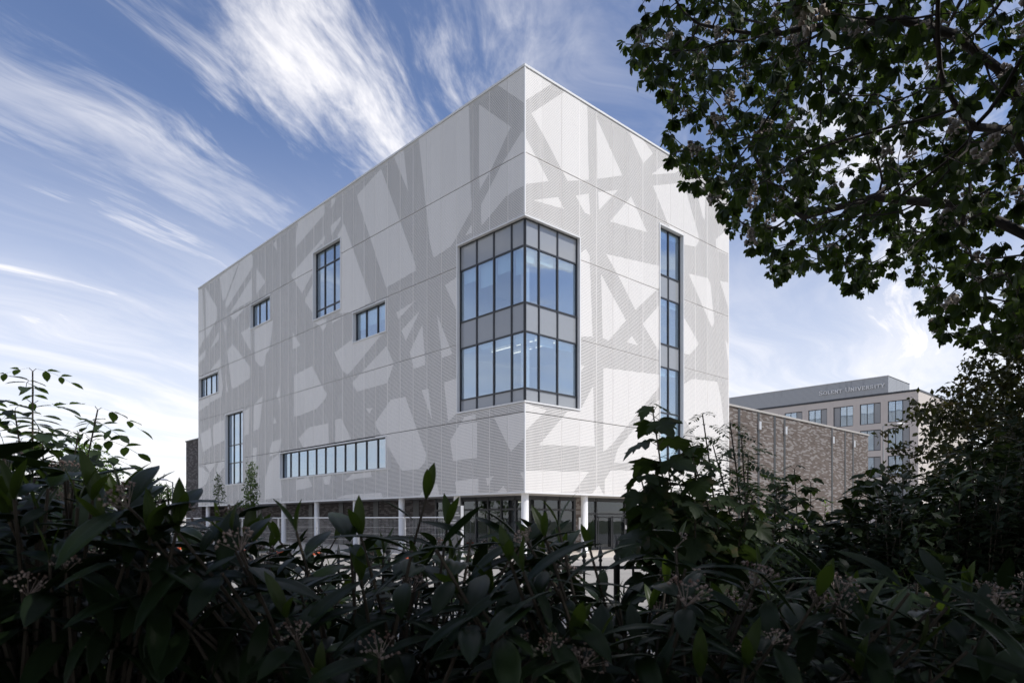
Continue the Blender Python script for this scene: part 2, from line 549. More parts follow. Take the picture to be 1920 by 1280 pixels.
GHOST_WINDOWS = [(27.58, 27.88, 14.63, 15.88), (26.95, 27.31, 14.69, 15.88), (27.54, 27.77, 10.12, 11.33), (27.0, 27.2, 10.17, 11.37), (20.11, 20.37, 10.12, 11.43), (19.66, 19.92, 10.16, 11.43), (14.68, 14.93, 10.33, 11.28), (13.37, 13.58, 10.23, 11.29), (4.66, 4.83, 6.2, 6.66), (4.26, 4.42, 5.74, 6.62), (2.82, 3.27, 5.89, 6.44), (2.89, 3.1, 6.44, 6.78)]
# ------------------------------------------------------------------ ground, road, pavements
ANG = math.atan2(0.6827, 0.7307)
CORNER = Vector((0.68, 37.1, 0))


def loc2w(x, y, z=0.0):
    c, s = math.cos(ANG), math.sin(ANG)
    return (CORNER.x + c * x - s * y, CORNER.y + s * x + c * y, z)


def ground_mat(name, c1, c2, scale, rough=0.9, bump=0.4):
    m, T, out = new_mat(name)
    tc = T.n('ShaderNodeTexCoord').outputs['Object']
    p = T.n('ShaderNodeBsdfPrincipled')
    f = T.math('ADD', T.math('MULTIPLY', T.noise(tc, scale, 8.0, 0.65), 0.6), T.math('MULTIPLY', T.noise(tc, scale * 0.08, 4.0), 0.4))
    T.link(T.mix(T.ramp(f, 0.3, 0.7), c1, c2), p.inputs['Base Color'])
    p.inputs['Roughness'].default_value = rough
    b = T.n('ShaderNodeBump')
    b.inputs['Strength'].default_value = bump
    b.inputs['Distance'].default_value = 0.03
    T.link(T.noise(tc, scale * 4, 5.0), b.inputs['Height'])
    T.link(b.outputs[0], p.inputs['Normal'])
    T.link(p.outputs[0], out.inputs[0])
    return m


ground_mat('earth_grass', (0.06, 0.08, 0.03), (0.13, 0.13, 0.07), 1.2)
ground_mat('asphalt', (0.24, 0.225, 0.205), (0.34, 0.32, 0.29), 6.0)
ground_mat('paving', (0.44, 0.39, 0.33), (0.56, 0.51, 0.44), 2.0, bump=0.15)
ground_mat('soil', (0.03, 0.024, 0.017), (0.06, 0.05, 0.03), 5.0)
simple('kerb_stone', (0.42, 0.40, 0.37), 0.8, var=0.2, scale=2.0)

b = MB()
b.face([(-2500, -2500, -0.02), (2500, -2500, -0.02), (2500, 2500, -0.02), (-2500, 2500, -0.02)])
props(b.build('ground', 'earth_grass'), kind='structure')
b = MB()
b.face([(-70, 8.2, 0), (70, 8.2, 0), (70, 125, 0), (-70, 125, 0)])
props(b.build('road', 'asphalt'), kind='structure')
pav = MB()
pav.box(-3.9, 64, -4.0, 62, 0.0, 0.14)
o = pav.build('pavement', 'paving')
o.location = CORNER
o.rotation_euler.z = ANG
props(o, kind='structure')
k = MB()
k.box(-4.05, 64, -4.15, -4.0, 0.0, 0.145)
k.box(-4.05, -3.9, -4.0, 62, 0.0, 0.145)
o = k.build('kerb', 'kerb_stone')
o.location = CORNER
o.rotation_euler.z = ANG
props(o, kind='structure')

# the park where the photographer stands lies a little higher
nx, ny = 60, 34
b = MB()
hh = rng.random((nx + 1, ny + 1)) * 0.05
for i in range(nx + 1):
    for j in range(ny + 1):
        x, y = -60 + 120 * i / nx, -60 + 67.5 * j / ny
        z = 0.40 + hh[i, j]
        if y > 6.3:
            z = -0.05 if y > 7.4 else 0.36
        b.v.append((x, y, z))
for i in range(nx):
    for j in range(ny):
        q = i * (ny + 1) + j
        b.f.append((q, q + ny + 1, q + ny + 2, q + 1))
        b.mi.append(0)
props(b.build('park_lawn', 'soil'), kind='structure')

# ------------------------------------------------------------------ the clad university building
FACE_L, FACE_R = 48.88, 20.92
ZB, ZT = 3.53, 26.13
ROWS = [3.53, 7.80, 12.38, 16.98, 21.58, 26.13]
BLD = empty('university_building', CORNER, ANG,
            'large pale grey university building clad in perforated metal with a glazed corner window', 'building')

# windows: face, t0, t1, z0, z1, column joints, row joints, row kinds (bottom up), blind drop
WIN = [
    ('L', 31.34, 35.62, 19.23, 21.48, [32.78, 34.2], [], 'g', 0.0),
    ('L', 19.35, 23.70, 17.50, 22.86, [20.8, 22.25], [18.3, 21.5], 'ggg', 0.1),
    ('L', 13.33, 17.70, 14.67, 16.91, [14.78, 16.25], [], 'g', 0.6),
    ('L', 43.24, 48.74, 14.62, 16.78, [44.5, 45.9, 47.3], [], 'g', 0.0),
    ('L', 37.16, 41.52, 5.40, 12.26, [38.6, 40.05], [7.5, 9.2], 'gtg', 0.0),
    ('L', 13.30, 29.56, 5.47, 7.72, [13.3 + 1.478 * i for i in range(1, 11)], [], 'g', 0.0),
    ('R', 12.15, 14.98, 5.6, 21.35, [13.55], [9.13, 12.13, 13.66, 16.69, 18.2], 'tgsgsg', 0.15),
]
CW = dict(tL=5.77, tR=4.44, z0=8.31, z1=18.28)      # the corner window
holes = {'L': [(w[1], w[2], w[3], w[4]) for w in WIN if w[0] == 'L'] + [(-0.5, CW['tL'], CW['z0'], CW['z1'])],
         'R': [(w[1], w[2], w[3], w[4]) for w in WIN if w[0] == 'R'] + [(-0.5, CW['tR'], CW['z0'], CW['z1'])]}


def fpt(face, t, d, z):
    return (d, t, z) if face == 'L' else (t, d, z)


def rect(t0, t1, z0, z1):
    return [(t0, z0), (t1, z0), (t1, z1), (t0, z1)]


def cdt(outer, extra):
    """triangulate; returns verts, tris, ids of the input faces every triangle lies in"""
    vs, fs = [], []
    for poly in [outer] + extra:
        area = sum(a[0] * b_[1] - b_[0] * a[1] for a, b_ in zip(poly, poly[1:] + poly[:1]))
        poly = poly if area > 0 else poly[::-1]
        fs.append(list(range(len(vs), len(vs) + len(poly))))
        vs += [Vector(p) for p in poly]
    v, e, f, ov, oe, of = delaunay_2d_cdt(vs, [], fs, 1, 1e-4, True)
    return v, f, of


def bbox_hit(poly, r):
    xs, ys = [p[0] for p in poly], [p[1] for p in poly]
    return max(xs) > r[0] and min(xs) < r[1] and max(ys) > r[2] and min(ys) < r[3]


def make_sheet(name, face, r, d, mats, light, wins, margin, ret, parent):
    """one cassette: flat sheet with light / open perforation areas, plain edges and folded returns"""
    extra, kinds = [], []
    ws = [w for w in wins if bbox_hit(rect(*w), r)]
    for w in ws:
        if w[0] <= r[0] and w[1] >= r[1] and w[2] <= r[2] and w[3] >= r[3]:
            return None
    if margin:
        extra.append(rect(r[0] + margin, r[1] - margin, r[2] + 0.01, r[3] - 0.01))
        kinds.append('in')
    for p in light:
        if bbox_hit(p, r):
            extra.append(p)
            kinds.append('light')
    for w in ws:
        extra.append(rect(*w))
        kinds.append('win')
    v, f, of = cdt(rect(*r), extra)
    tris = []
    for tri, ids in zip(f, of):
        if 0 not in ids:
            continue
        ks = {kinds[i - 1] for i in ids if i > 0}
        if 'win' in ks:
            continue
        mi = 2 if (margin and 'in' not in ks) else (0 if 'light' in ks else 1)
        tris.append((list(tri), mi))
    # a window opening can cut a cassette in two: every connected piece is a panel of its own
    lab = list(range(len(v)))

    def find(i):
        while lab[i] != i:
            lab[i] = lab[lab[i]]
            i = lab[i]
        return i
    for tri, mi in tris:
        for q in tri[1:]:
            lab[find(q)] = find(tri[0])
    groups = {}
    for tri, mi in tris:
        groups.setdefault(find(tri[0]), []).append((tri, mi))
    for ts in groups.values():
        area = sum(abs((v[t[1]] - v[t[0]]).cross(v[t[2]] - v[t[0]])) / 2 for t, _ in ts)
        if area < 0.12:
            continue
        mb = MB()
        remap, edges = {}, {}
        for tri, mi in ts:
            for i in tri:
                if i not in remap:
                    remap[i] = len(mb.v)
                    mb.v.append(fpt(face, v[i].x, d, v[i].y))
            tri = [remap[i] for i in tri]
            if face == 'L':
                tri.reverse()
            mb.f.append(tuple(tri))
            mb.mi.append(mi)
            for a, c in zip(tri, tri[1:] + tri[:1]):
                edges[(a, c)] = 1
        if ret:
            back = {}

            def bk(i):
                if i not in back:
                    q = mb.v[i]
                    back[i] = len(mb.v)
                    mb.v.append((q[0] + ret, q[1], q[2]) if face == 'L' else (q[0], q[1] + ret, q[2]))
                return back[i]
            for (a, c) in list(edges):
                if (c, a) not in edges:
                    mb.f.append((c, a, bk(a), bk(c)))
                    mb.mi.append(2 if len(mats) > 2 else 0)
        mb.build(name, mats, parent)


def joints(first, pitch, end):
    js = [0.0, first]
    while js[-1] + pitch < end - 0.3:
        js.append(js[-1] + pitch)
    js.append(end)
    return js


for face, js, light in (('L', joints(1.36, 1.4835, FACE_L), LIGHT_LEFT), ('R', joints(1.37, 1.509, FACE_R), LIGHT_RIGHT)):
    for i in range(len(js) - 1):
        for j in range(5):
            r = (js[i] + (0.0 if i == 0 else 0.006), js[i + 1] - 0.006, ROWS[j] + 0.022, ROWS[j + 1] - 0.022)
            off = random.uniform(-0.004, 0.004)
            make_sheet('cladding_panel', face, r, off, ['fine_mesh', 'open_mesh', 'sheet'], light, holes[face], 0.010, 0.05, BLD)
    # weather-tight wall behind the mesh
    make_sheet('inner_wall', face, (0.36, (FACE_L if face == 'L' else FACE_R), ZB + 0.1, ZT), 0.36, ['membrane', 'membrane'], [], holes[face], 0, 0, BLD)
# carrier rails behind the panel joints
for face, js in (('L', joints(1.36, 1.4835, FACE_L)), ('R', joints(1.37, 1.509, FACE_R))):
    for t in js[1:-1]:
        segs = [(ZB + 0.1, ZT - 0.1)]
        for (t0, t1, z0, z1) in holes[face]:
            if t0 - 0.1 < t < t1 + 0.1:
                segs = [q for (a, c) in segs for q in ((a, min(c, z0 - 0.05)), (max(a, z1 + 0.05), c)) if q[1] > q[0]]
        rb = MB()
        for a, c in segs:
            rb.fbox(face, t - 0.03, t + 0.03, 0.06, 0.30, a, c)
        rb.build('carrier_rail', 'membrane', BLD)
# corner trim, parapet coping, base trim, soffit, roof and the two rear walls
MB().box(-0.025, 0.05, -0.025, 0.05, CW['z1'] + 0.09, ZT + 0.02).box(-0.025, 0.05, -0.025, 0.05, ZB, CW['z0'] - 0.09).build('corner_trim', 'trim', BLD)
MB().box(-0.05, 0.5, -0.05, FACE_L + 0.05, ZT, ZT + 0.12).box(0.5, FACE_R + 0.05, -0.05, 0.5, ZT, ZT + 0.12).box(FACE_R - 0.45, FACE_R + 0.05, 0.5, FACE_L + 0.05, ZT, ZT + 0.12).box(0.5, FACE_R - 0.45, FACE_L - 0.45, FACE_L + 0.05, ZT, ZT + 0.12).build('parapet_coping', 'trim', BLD)
MB().box(-0.02, 0.06, -0.02, FACE_L, ZB - 0.05, ZB + 0.02).box(0.06, FACE_R, -0.02, 0.06, ZB - 0.05, ZB + 0.02).build('base_trim', 'trim', BLD)
MB().box(0.06, FACE_R, 0.06, FACE_L, ZB - 0.04, ZB + 0.08).build('soffit', 'soffit', BLD)
MB().box(0.4, FACE_R - 0.1, 0.4, FACE_L - 0.1, ZT - 0.5, ZT - 0.35).build('roof', 'roofing', BLD)
MB().box(FACE_R - 0.10, FACE_R, 0.0, FACE_L, ZB + 0.08, ZT - 0.01).build('rear_wall', 'sheet', BLD)
MB().box(0.0, FACE_R - 0.11, FACE_L - 0.10, FACE_L, ZB + 0.08, ZT - 0.01).build('rear_wall', 'sheet', BLD)


def glazing(face, parent, t0, t1, z0, z1, cols, rows, kinds, blind, d=0.27, fr=0.055):
    """dark mullion grid with one pane or spandrel in every cell"""
    g = MB()
    ts = [t0] + list(cols) + [t1]
    zs = [z0] + list(rows) + [z1]
    for t in ts:
        w = fr if t in (t0, t1) else fr * 0.75
        g.fbox(face, max(t0, t - w), min(t1, t + w), d - 0.06, d + 0.09, z0, z1)
    for z in zs:
        w = fr if z in (z0, z1) else fr * 0.75
        for a, c in zip(ts, ts[1:]):
            g.fbox(face, a + fr * 0.76, c - fr * 0.76, d - 0.05, d + 0.08, max(z0, z - w), min(z1, z + w))
    g.build('mullion_frame', 'dark_frame', parent)
    for i, (a, c) in enumerate(zip(ts, ts[1:])):
        for j, (e, h) in enumerate(zip(zs, zs[1:])):
            k = kinds[j]
            nm, mt = {'g': ('pane', 'vision_glass'), 't': ('pane', 'vision_glass'), 's': ('spandrel_panel', 'spandrel')}[k]
            MB().fbox(face, a + 0.02, c - 0.02, d, d + 0.02, e + 0.02, h - 0.02).build(nm, mt, parent)
            if k == 't':
                MB().fbox(face, a + 0.05, c - 0.05, d + 0.10, d + 0.12, e + 0.03, h - 0.03).build('backing_panel', 'blind', parent)
            if k == 'g' and blind > 0:
                drop = (h - e) * min(0.95, blind * random.uniform(0.6, 1.25))
                MB().fbox(face, a + 0.07, c - 0.07, d + 0.16, d + 0.17, h - drop, h - 0.03).build('roller_blind', 'blind', parent)


def surround(face, t0, t1, z0, z1, parent=None, w=0.085):
    s = MB()
    s.fbox(face, t0, t0 + w, -0.05, 0.36, z0, z1)
    s.fbox(face, t1 - w, t1, -0.05, 0.36, z0, z1)
    s.fbox(face, t0 + w, t1 - w, -0.05, 0.36, z1 - w, z1)
    s.fbox(face, t0 + w, t1 - w, -0.05, 0.36, z0, z0 + w)
    return s.build('window', 'trim', parent)


def room(face, parent, t0, t1, z0, z1, depth=4.5, mat='room_white'):
    r = MB()
    r.fbox(face, t0 - 0.4, t1 + 0.4, depth, depth + 0.1, z0 - 0.2, z1 + 0.1)
    r.fbox(face, t0 - 0.5, t0 - 0.4, 0.40, depth, z0 - 0.2, z1 + 0.1)
    r.fbox(face, t1 + 0.4, t1 + 0.5, 0.40, depth, z0 - 0.2, z1 + 0.1)
    r.fbox(face, t0 - 0.4, t1 + 0.4, 0.40, depth, z1 + 0.1, z1 + 0.2)
    r.build('room_walls', mat, parent)
    MB().fbox(face, t0 - 0.4, t1 + 0.4, 0.40, depth, z0 - 0.3, z0 - 0.21).build('room_floor', 'room_floor', parent)


for n, (face, t0, t1, z0, z1, cols, rows, kinds, blind) in enumerate(WIN):
    w = surround(face, t0, t1, z0, z1, BLD)
    glazing(face, w, t0 + 0.09, t1 - 0.09, z0 + 0.09, z1 - 0.09, cols, rows, kinds, blind)
    room(face, w, t0, t1, z0, z1)
    if n == 5:           # columns and ceiling lamps seen inside the long window
        for t in (17.44, 23.29):
            MB().lathe([(0.22, 5.3), (0.22, 7.8)], 12, (1.0, t, 0)).build('inner_column', 'white_paint', w)

# corner window -------------------------------------------------------------------------------
cw = MB()
wd = 0.09
for z0, z1 in ((CW['z1'] - wd, CW['z1']), (CW['z0'], CW['z0'] + wd)):
    cw.box(-0.05, 0.36, -0.05, CW['tL'], z0, z1)
    cw.box(0.36, CW['tR'], -0.05, 0.36, z0, z1)
cw.box(-0.05, 0.36, CW['tL'] - wd, CW['tL'], CW['z0'] + wd, CW['z1'] - wd)
cw.box(CW['tR'] - wd, CW['tR'], -0.05, 0.36, CW['z0'] + wd, CW['z1'] - wd)
cw = cw.build('window', 'trim', BLD)
cw['label'] = 'two storey corner window wrapping the building edge'
crow = [9.11, 12.15, 13.70, 16.74]
glazing('L', cw, 0.20, CW['tL'] - wd, CW['z0'] + wd, CW['z1'] - wd, [1.22, 2.68, 4.16], crow, 'sgsgs', 0.0, d=0.20)
glazing('R', cw, 0.20, CW['tR'] - wd, CW['z0'] + wd, CW['z1'] - wd, [1.25, 2.72], crow, 'sgsgs', 0.0, d=0.20)
for z0, z1, fl in ((9.11, 12.15, 0), (13.70, 16.74, 1)):
    r = MB()
    r.box(7.5, 7.6, 0.5, 8.2, z0 - 0.3, z1 + 0.2).box(0.5, 7.5, 8.1, 8.2, z0 - 0.3, z1 + 0.2).box(0.40, 7.5, 0.40, 8.1, z1 + 0.2, z1 + 0.3)
    r.box(CW['tR'] + 0.2, CW['tR'] + 0.3, 0.5, 2.2, z0 - 0.3, z1 + 0.2).box(0.5, 1.8, CW['tL'] + 0.2, CW['tL'] + 0.3, z0 - 0.3, z1 + 0.2)
    r.build('room_walls', 'room_white', cw)
    MB().box(0.40, 7.5, 0.40, 8.1, z0 - 0.4, z0 - 0.31).build('room_floor', 'room_floor', cw)
    MB().lathe([(0.24, z0 - 0.31), (0.24, z1 + 0.2)], 16, (0.82, 0.82, 0)).build('inner_column', 'white_paint', cw)
    for (t0, t1, drop) in ((1.30, 2.60, (0.42, 0.95)), (2.76, 4.08, (0.30, 1.35)), (0.38, 1.14, (0.55, 1.35)), (4.24, 5.60, (0.25, 0.75))):
        MB().box(0.42, 0.44, t0, t1, z1 - drop[fl], z1 - 0.02).build('roller_blind', 'blind', cw)
    for (t0, t1, drop) in ((0.45, 1.16, (0.35, 0.75)), (1.34, 2.64, (0.5, 0.6)), (2.80, 4.2, (0.45, 0.4))):
        MB().box(t0, t1, 0.42, 0.44, z1 - drop[fl], z1 - 0.02).build('roller_blind', 'blind', cw)
m, T, out = new_mat('lamp_glow')
em = T.n('ShaderNodeEmission')
em.inputs['Color'].default_value = (1.0, 0.92, 0.75, 1)
em.inputs['Strength'].default_value = 1.0
T.link(em.outputs[0], out.inputs[0])
for (x, y0, y1) in ((2.2, 1.2, 3.0), (2.2, 3.5, 5.2), (3.4, 1.0, 2.6), (3.4, 3.0, 4.6)):
    MB().box(x, x + 0.07, y0, y1, 12.22, 12.26).build('ceiling_lamp', 'lamp_glow', cw)

# window strips half hidden behind the mesh
for (t0, t1, z0, z1) in GHOST_WINDOWS:
    MB().box(0.30, 0.34, t0, t1, z0, z1).build('window', 'spandrel', BLD)

# columns -------------------------------------------------------------------------------------
colm = MB()
colm.smooth = True
colm.lathe([(0.28, 0.14), (0.28, 0.17), (0.205, 0.18), (0.205, ZB - 0.06), (0.205, ZB)], 20)
colm = colm.mesh('column', 'white_paint')
for i in range(9):
    o = link_mesh('column', colm, BLD)
    o.location = (0.42, 0.42 + 5.86 * i, 0)
for i in range(1, 5):
    o = link_mesh('column', colm, BLD)
    o.location = (0.42 + 4.86 * i, 0.42, 0)

# ground floor set back under the soffit --------------------------------------------------------
SB = 2.6
zc = ZB - 0.05
MB().box(SB, SB + 0.3, 11.4, FACE_L - 0.2, 0.14, zc).build('ground_floor_wall', 'dark_shaded_brick', BLD)
for i in range(7):                      # dark recessed strips between the brick bays
    t = 13.2 + 5.2 * i
    MB().box(SB - 0.04, SB + 0.02, t, t + 0.7, 0.14, zc).build('recess_strip', 'dark_frame', BLD)
MB().box(6.95, 7.80, SB, SB + 0.4, 0.14, zc).build('brick_pier', 'brown_brick', BLD)
MB().box(12.75, FACE_R - 0.2, SB, SB + 0.3, 0.14, zc).build('ground_floor_wall', 'brown_brick', BLD)


def shopfront(face, t0, t1, cols, tr, name='shopfront'):
    f = MB()
    ts = [t0] + cols + [t1]
    for t in ts:
        w = 0.09 if t in (t0, t1) else 0.05
        f.fbox(face, t - w, t + w, SB - 0.03, SB + 0.16, 0.14, zc)
    for z, w in ((0.22, 0.08), (tr, 0.06), (zc - 0.12, 0.12)):
        for a, c in zip(ts, ts[1:]):
            f.fbox(face, a + 0.09, c - 0.09, SB - 0.02, SB + 0.15, z - w, z + w)
    f = f.build(name, 'dark_frame', BLD)
    for a, c in zip(ts, ts[1:]):
        for z0, z1 in ((0.3, tr - 0.06), (tr + 0.06, zc - 0.24)):
            MB().fbox(face, a + 0.05, c - 0.05, SB + 0.05, SB + 0.07, z0, z1).build('pane', 'dark_glass', f)
    return f


shopfront('L', 2.75, 11.3, [3.47, 4.76, 5.95, 7.12, 8.5, 9.9], 2.70)
shopfront('R', 2.85, 6.85, [4.26, 5.5], 2.68)
sf = shopfront('R', 7.95, 12.6, [8.95, 11.95], 2.45, 'entrance_screen')
for a, c in ((9.06, 10.44), (10.52, 11.84)):
    dr = MB()
    dr.box(a, a + 0.07, SB - 0.07, SB - 0.03, 0.16, 2.3).box(c - 0.07, c, SB - 0.07, SB - 0.03, 0.16, 2.3)
    dr.box(a + 0.07, c - 0.07, SB - 0.07, SB - 0.03, 2.2, 2.3).box(a + 0.07, c - 0.07, SB - 0.07, SB - 0.03, 0.16, 0.28)
    dr = dr.build('door', 'dark_frame', sf)
MB().box(11.86, 11.99, SB - 0.10, SB - 0.03, 1.45, 1.72).build('control_box', 'white_paint', sf)
pl = MB().box(7.22, 7.72, SB - 0.05, SB - 0.002, 1.2, 2.22).build('wall_plaque', 'white_paint', BLD)
MB().box(7.40, 7.66, SB - 0.056, SB - 0.051, 1.70, 1.725).box(7.40, 7.62, SB - 0.056, SB - 0.051, 1.64, 1.655).build('plaque_lines', 'dark_frame', pl)
# dim lobby behind the ground floor glass
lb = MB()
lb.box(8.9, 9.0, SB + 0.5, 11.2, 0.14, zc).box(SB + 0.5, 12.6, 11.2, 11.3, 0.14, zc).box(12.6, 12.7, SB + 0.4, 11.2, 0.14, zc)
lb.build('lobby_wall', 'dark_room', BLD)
MB().box(5.2, 5.26, 5.0, 6.2, 3.20, 3.24).build('lobby_lamp', 'lamp_glow', BLD)

# ------------------------------------------------------------------ brick hall behind
HALL = empty('brick_hall', CORNER, ANG, 'low brown brick sports hall with dark vertical grooves behind the metal building', 'building')
HT = 10.62
MB().box(FACE_R + 0.02, 49.05, 0.5, 50.0, 0.0, HT).build('wall', 'brown_brick', HALL)
MB().box(0.35, FACE_R, FACE_L + 0.02, 53.7, 0.0, HT).build('wall', 'dark_shaded_brick', HALL)
MB().box(FACE_R + 0.02, 49.13, 0.42, 0.9, HT, HT + 0.15).box(48.6, 49.13, 0.9, 50.0, HT, HT + 0.15).build('coping', 'kerb_stone', HALL)
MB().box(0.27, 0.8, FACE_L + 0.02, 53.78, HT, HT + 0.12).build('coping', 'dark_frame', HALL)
for t, lamp in ((23.25, 0), (26.28, 9.55), (28.99, 0), (30.74, 9.55), (40.24, 9.5), (43.25, 0), (45.15, 9.5)):
    g = MB().box(t - 0.16, t + 0.16, 0.475, 0.52, 0.2, HT - 0.005).build('groove_shade', 'iron', HALL)  # black strip on the wall face; the recess shade is put into its colour
    if lamp:
        MB().box(t - 0.17, t + 0.17, 0.32, 0.474, lamp - 0.32, lamp + 0.32).build('wall_lamp', 'steel', g)

# ------------------------------------------------------------------ office building with the rooftop sign
SOL0 = Vector((55.84, 96.0, 0))
SOL = empty('office_building', SOL0, ANG, 'beige office block with strips of windows and lettered rooftop screen', 'building')
simple('beige_panel', (0.62, 0.56, 0.51), 0.8, var=0.05, scale=0.6)
simple('office_pane_dark', (0.30, 0.31, 0.32), 0.1, var=0.05)
m, T, out = new_mat('screen_mesh')
tc = T.n('ShaderNodeTexCoord').outputs['Object']
s = T.n('ShaderNodeSeparateXYZ')
T.link(tc, s.inputs[0])
t = T.math('ADD', s.outputs[0], s.outputs[1])
p = T.n('ShaderNodeBsdfPrincipled')
lou = T.math('FRACT', T.math('MULTIPLY', s.outputs[2], 5.5))
st = T.noise(T.xyz(T.math('MULTIPLY', t, 1.6), T.math('MULTIPLY', s.outputs[2], 0.2), 0), 1.0, 4.0, 0.6)
c = T.mix(T.ramp(lou, 0.1, 0.5), (0.24, 0.25, 0.26), (0.40, 0.41, 0.42))
T.link(T.mix(T.math('MULTIPLY', T.ramp(st, 0.55, 0.75), 0.5), c, (0.18, 0.19, 0.20)), p.inputs['Base Color'])
p.inputs['Roughness'].default_value = 0.4
p.inputs['Metallic'].default_value = 0.3
T.link(p.outputs[0], out.inputs[0])
SH = 19.85
bays = [1.07 + 3.775 * i for i in range(9)]
sl = [15.9, 12.05, 8.2, 4.35]
wl = MB()
# front grid built as piers and bands so that the window openings are real
prev = 0.0
for i, t in enumerate(bays + [36.0]):
    wl.box(0, 0.35, prev, t, 0, SH)
    prev = t + 2.85 if i < len(bays) else t
for t in bays:
    zz = [0.4] + [v for z in sorted(sl) for v in (z, z + 3.0)] + [SH]
    for a, c in zip(zz[::2], zz[1::2]):
        wl.box(0.003, 0.35, t, t + 2.85, a, c)
wl.box(0.35, 24, 0, 0.35, 0, SH).box(23.65, 24, 0.35, 36, 0, SH).box(0.35, 23.65, 35.65, 36, 0, SH)
wl.build('wall', 'beige_panel', SOL)
MB().box(-0.05, 24, -0.05, 36, SH, SH + 0.28).build('parapet', 'dark_frame', SOL)
for t in bays:       # shallow pilaster joints
    MB().box(-0.02, -0.002, t - 0.5, t - 0.42, 0.1, SH - 0.1).build('panel_joint', 'beige_panel', SOL)
for i, t in enumerate(bays):
    for z in sl:
        w = MB()
        w.box(0.12, 0.26, t, t + 0.09, z, z + 3.0).box(0.12, 0.26, t + 2.76, t + 2.85, z, z + 3.0)
        w.box(0.12, 0.26, t + 0.09, t + 2.76, z + 2.91, z + 3.0).box(0.12, 0.26, t + 0.09, t + 2.76, z, z + 0.09)
        for k in (1, 2):
            w.box(0.13, 0.25, t + 0.92 * k, t + 0.92 * k + 0.06, z + 0.09, z + 2.91)
        w = w.build('window', 'dark_frame', SOL)
        for k in range(3):
            dark = (k == (2 if i == 2 else 0))
            MB().box(0.18, 0.20, t + 0.10 + 0.92 * k, t + 0.93 + 0.92 * k, z + 0.1, z + 2.9).build('pane', 'office_pane_dark' if dark else 'vision_glass', w)
        MB().box(3.0, 3.1, t - 0.4, t + 3.2, z, z + 3.0).build('room_wall', 'room_white', w)
scr = MB().box(0.02, 8.8, 3.85, 34, SH + 0.28, 22.5).build('rooftop_screen', 'screen_mesh', SOL)
MB().box(-0.06, 8.9, 3.77, 34.1, 22.5, 22.58).build('screen_coping', 'trim', SOL)
# capital letters drawn as strokes with serifs, each letter its own piece
ST = {
    'S': ([[(.82, .80), (.70, .95), (.42, 1.0), (.16, .88), (.14, .70), (.34, .56), (.66, .44), (.86, .28), (.80, .10), (.52, 0), (.24, .04), (.10, .20)]], [], .95),
    'O': ([[(.5, 1), (.2, .88), (.05, .5), (.2, .12), (.5, 0), (.8, .12), (.95, .5), (.8, .88), (.5, 1)]], [], 1.1),
    'L': ([[(.25, 0), (.25, 1)], [(.25, .04), (.85, .04), (.9, .22)]], [(.25, 1)], .85),
    'E': ([[(.22, 0), (.22, 1)], [(.22, .96), (.8, .96), (.82, .8)], [(.22, .52), (.68, .52)], [(.22, .04), (.84, .04), (.88, .2)]], [], .9),
    'N': ([[(.15, 0), (.15, 1)], [(.15, 1), (.85, 0)], [(.85, 0), (.85, 1)]], [(.15, 0), (.85, 1)], 1.1),
    'T': ([[(.5, 0), (.5, 1)], [(.06, .8), (.06, .96), (.94, .96), (.94, .8)]], [(.5, 0)], .95),
    'U': ([[(.14, 1), (.14, .3), (.28, .06), (.5, 0), (.72, .06), (.86, .3), (.86, 1)]], [(.14, 1), (.86, 1)], 1.1),
    'I': ([[(.5, 0), (.5, 1)]], [(.5, 0), (.5, 1)], .55),
    'V': ([[(.08, 1), (.5, 0), (.92, 1)]], [(.08, 1), (.92, 1)], 1.05),
    'R': ([[(.2, 0), (.2, 1)], [(.2, .97), (.6, .97), (.8, .86), (.8, .66), (.6, .52), (.2, .52)], [(.5, .52), (.92, 0)]], [(.2, 0)], 1.0),
    'Y': ([[(.08, 1), (.5, .48), (.92, 1)], [(.5, 0), (.5, .5)]], [(.5, 0), (.08, 1), (.92, 1)], 1.0),
}
word = 'SOLENT UNIVERSITY'
hs = [1.0 if i in (0, 7) else 0.8 for i in range(len(word))]
tot = sum((0.62 if ch == ' ' else ST[ch][2] * hs[i] + 0.16) for i, ch in enumerate(word))
unit = (13.55 - 4.2) / tot
tt = 13.55
zbase = 20.98
for i, ch in enumerate(word):
    if ch == ' ':
        tt -= 0.62 * unit
        continue
    strokes, serifs, wd_ = ST[ch]
    sc = unit * hs[i]
    lt = MB()
    th = 0.055 * unit * 1.25
    d = 0
    for stv in strokes:
        for (x0, z0), (x1, z1) in zip(stv, stv[1:]):
            a = Vector((0, tt - x0 * wd_ * sc, zbase + z0 * sc))
            c = Vector((0, tt - x1 * wd_ * sc, zbase + z1 * sc))
            dirv = (c - a).normalized()
            w = th * (1.3 if abs(dirv.z) > 0.5 else 0.75)
            nrm = Vector((0, -dirv.z, dirv.y)) * w
            a2, c2 = a - dirv * w * 0.6, c + dirv * w * 0.6
            d += 0.0015
            q = [a2 + nrm, c2 + nrm, c2 - nrm, a2 - nrm]
            fr_ = [Vector((-0.16 - d, v.y, v.z)) for v in q]
            bk = [Vector((-0.02, v.y, v.z)) for v in q]
            lt.face(fr_)
            for k in range(4):
                lt.face([fr_[k], bk[k], bk[(k + 1) % 4], fr_[(k + 1) % 4]])
    for (x, z) in serifs:
        y = tt - x * wd_ * sc
        z = zbase + z * sc
        lt.box(-0.19, -0.02, y - 0.17 * sc, y + 0.17 * sc, z - th * 0.45, z + th * 0.45)
    lt.build('letter', 'white_paint', SOL)
    tt -= (wd_ * hs[i] + 0.16) * unit
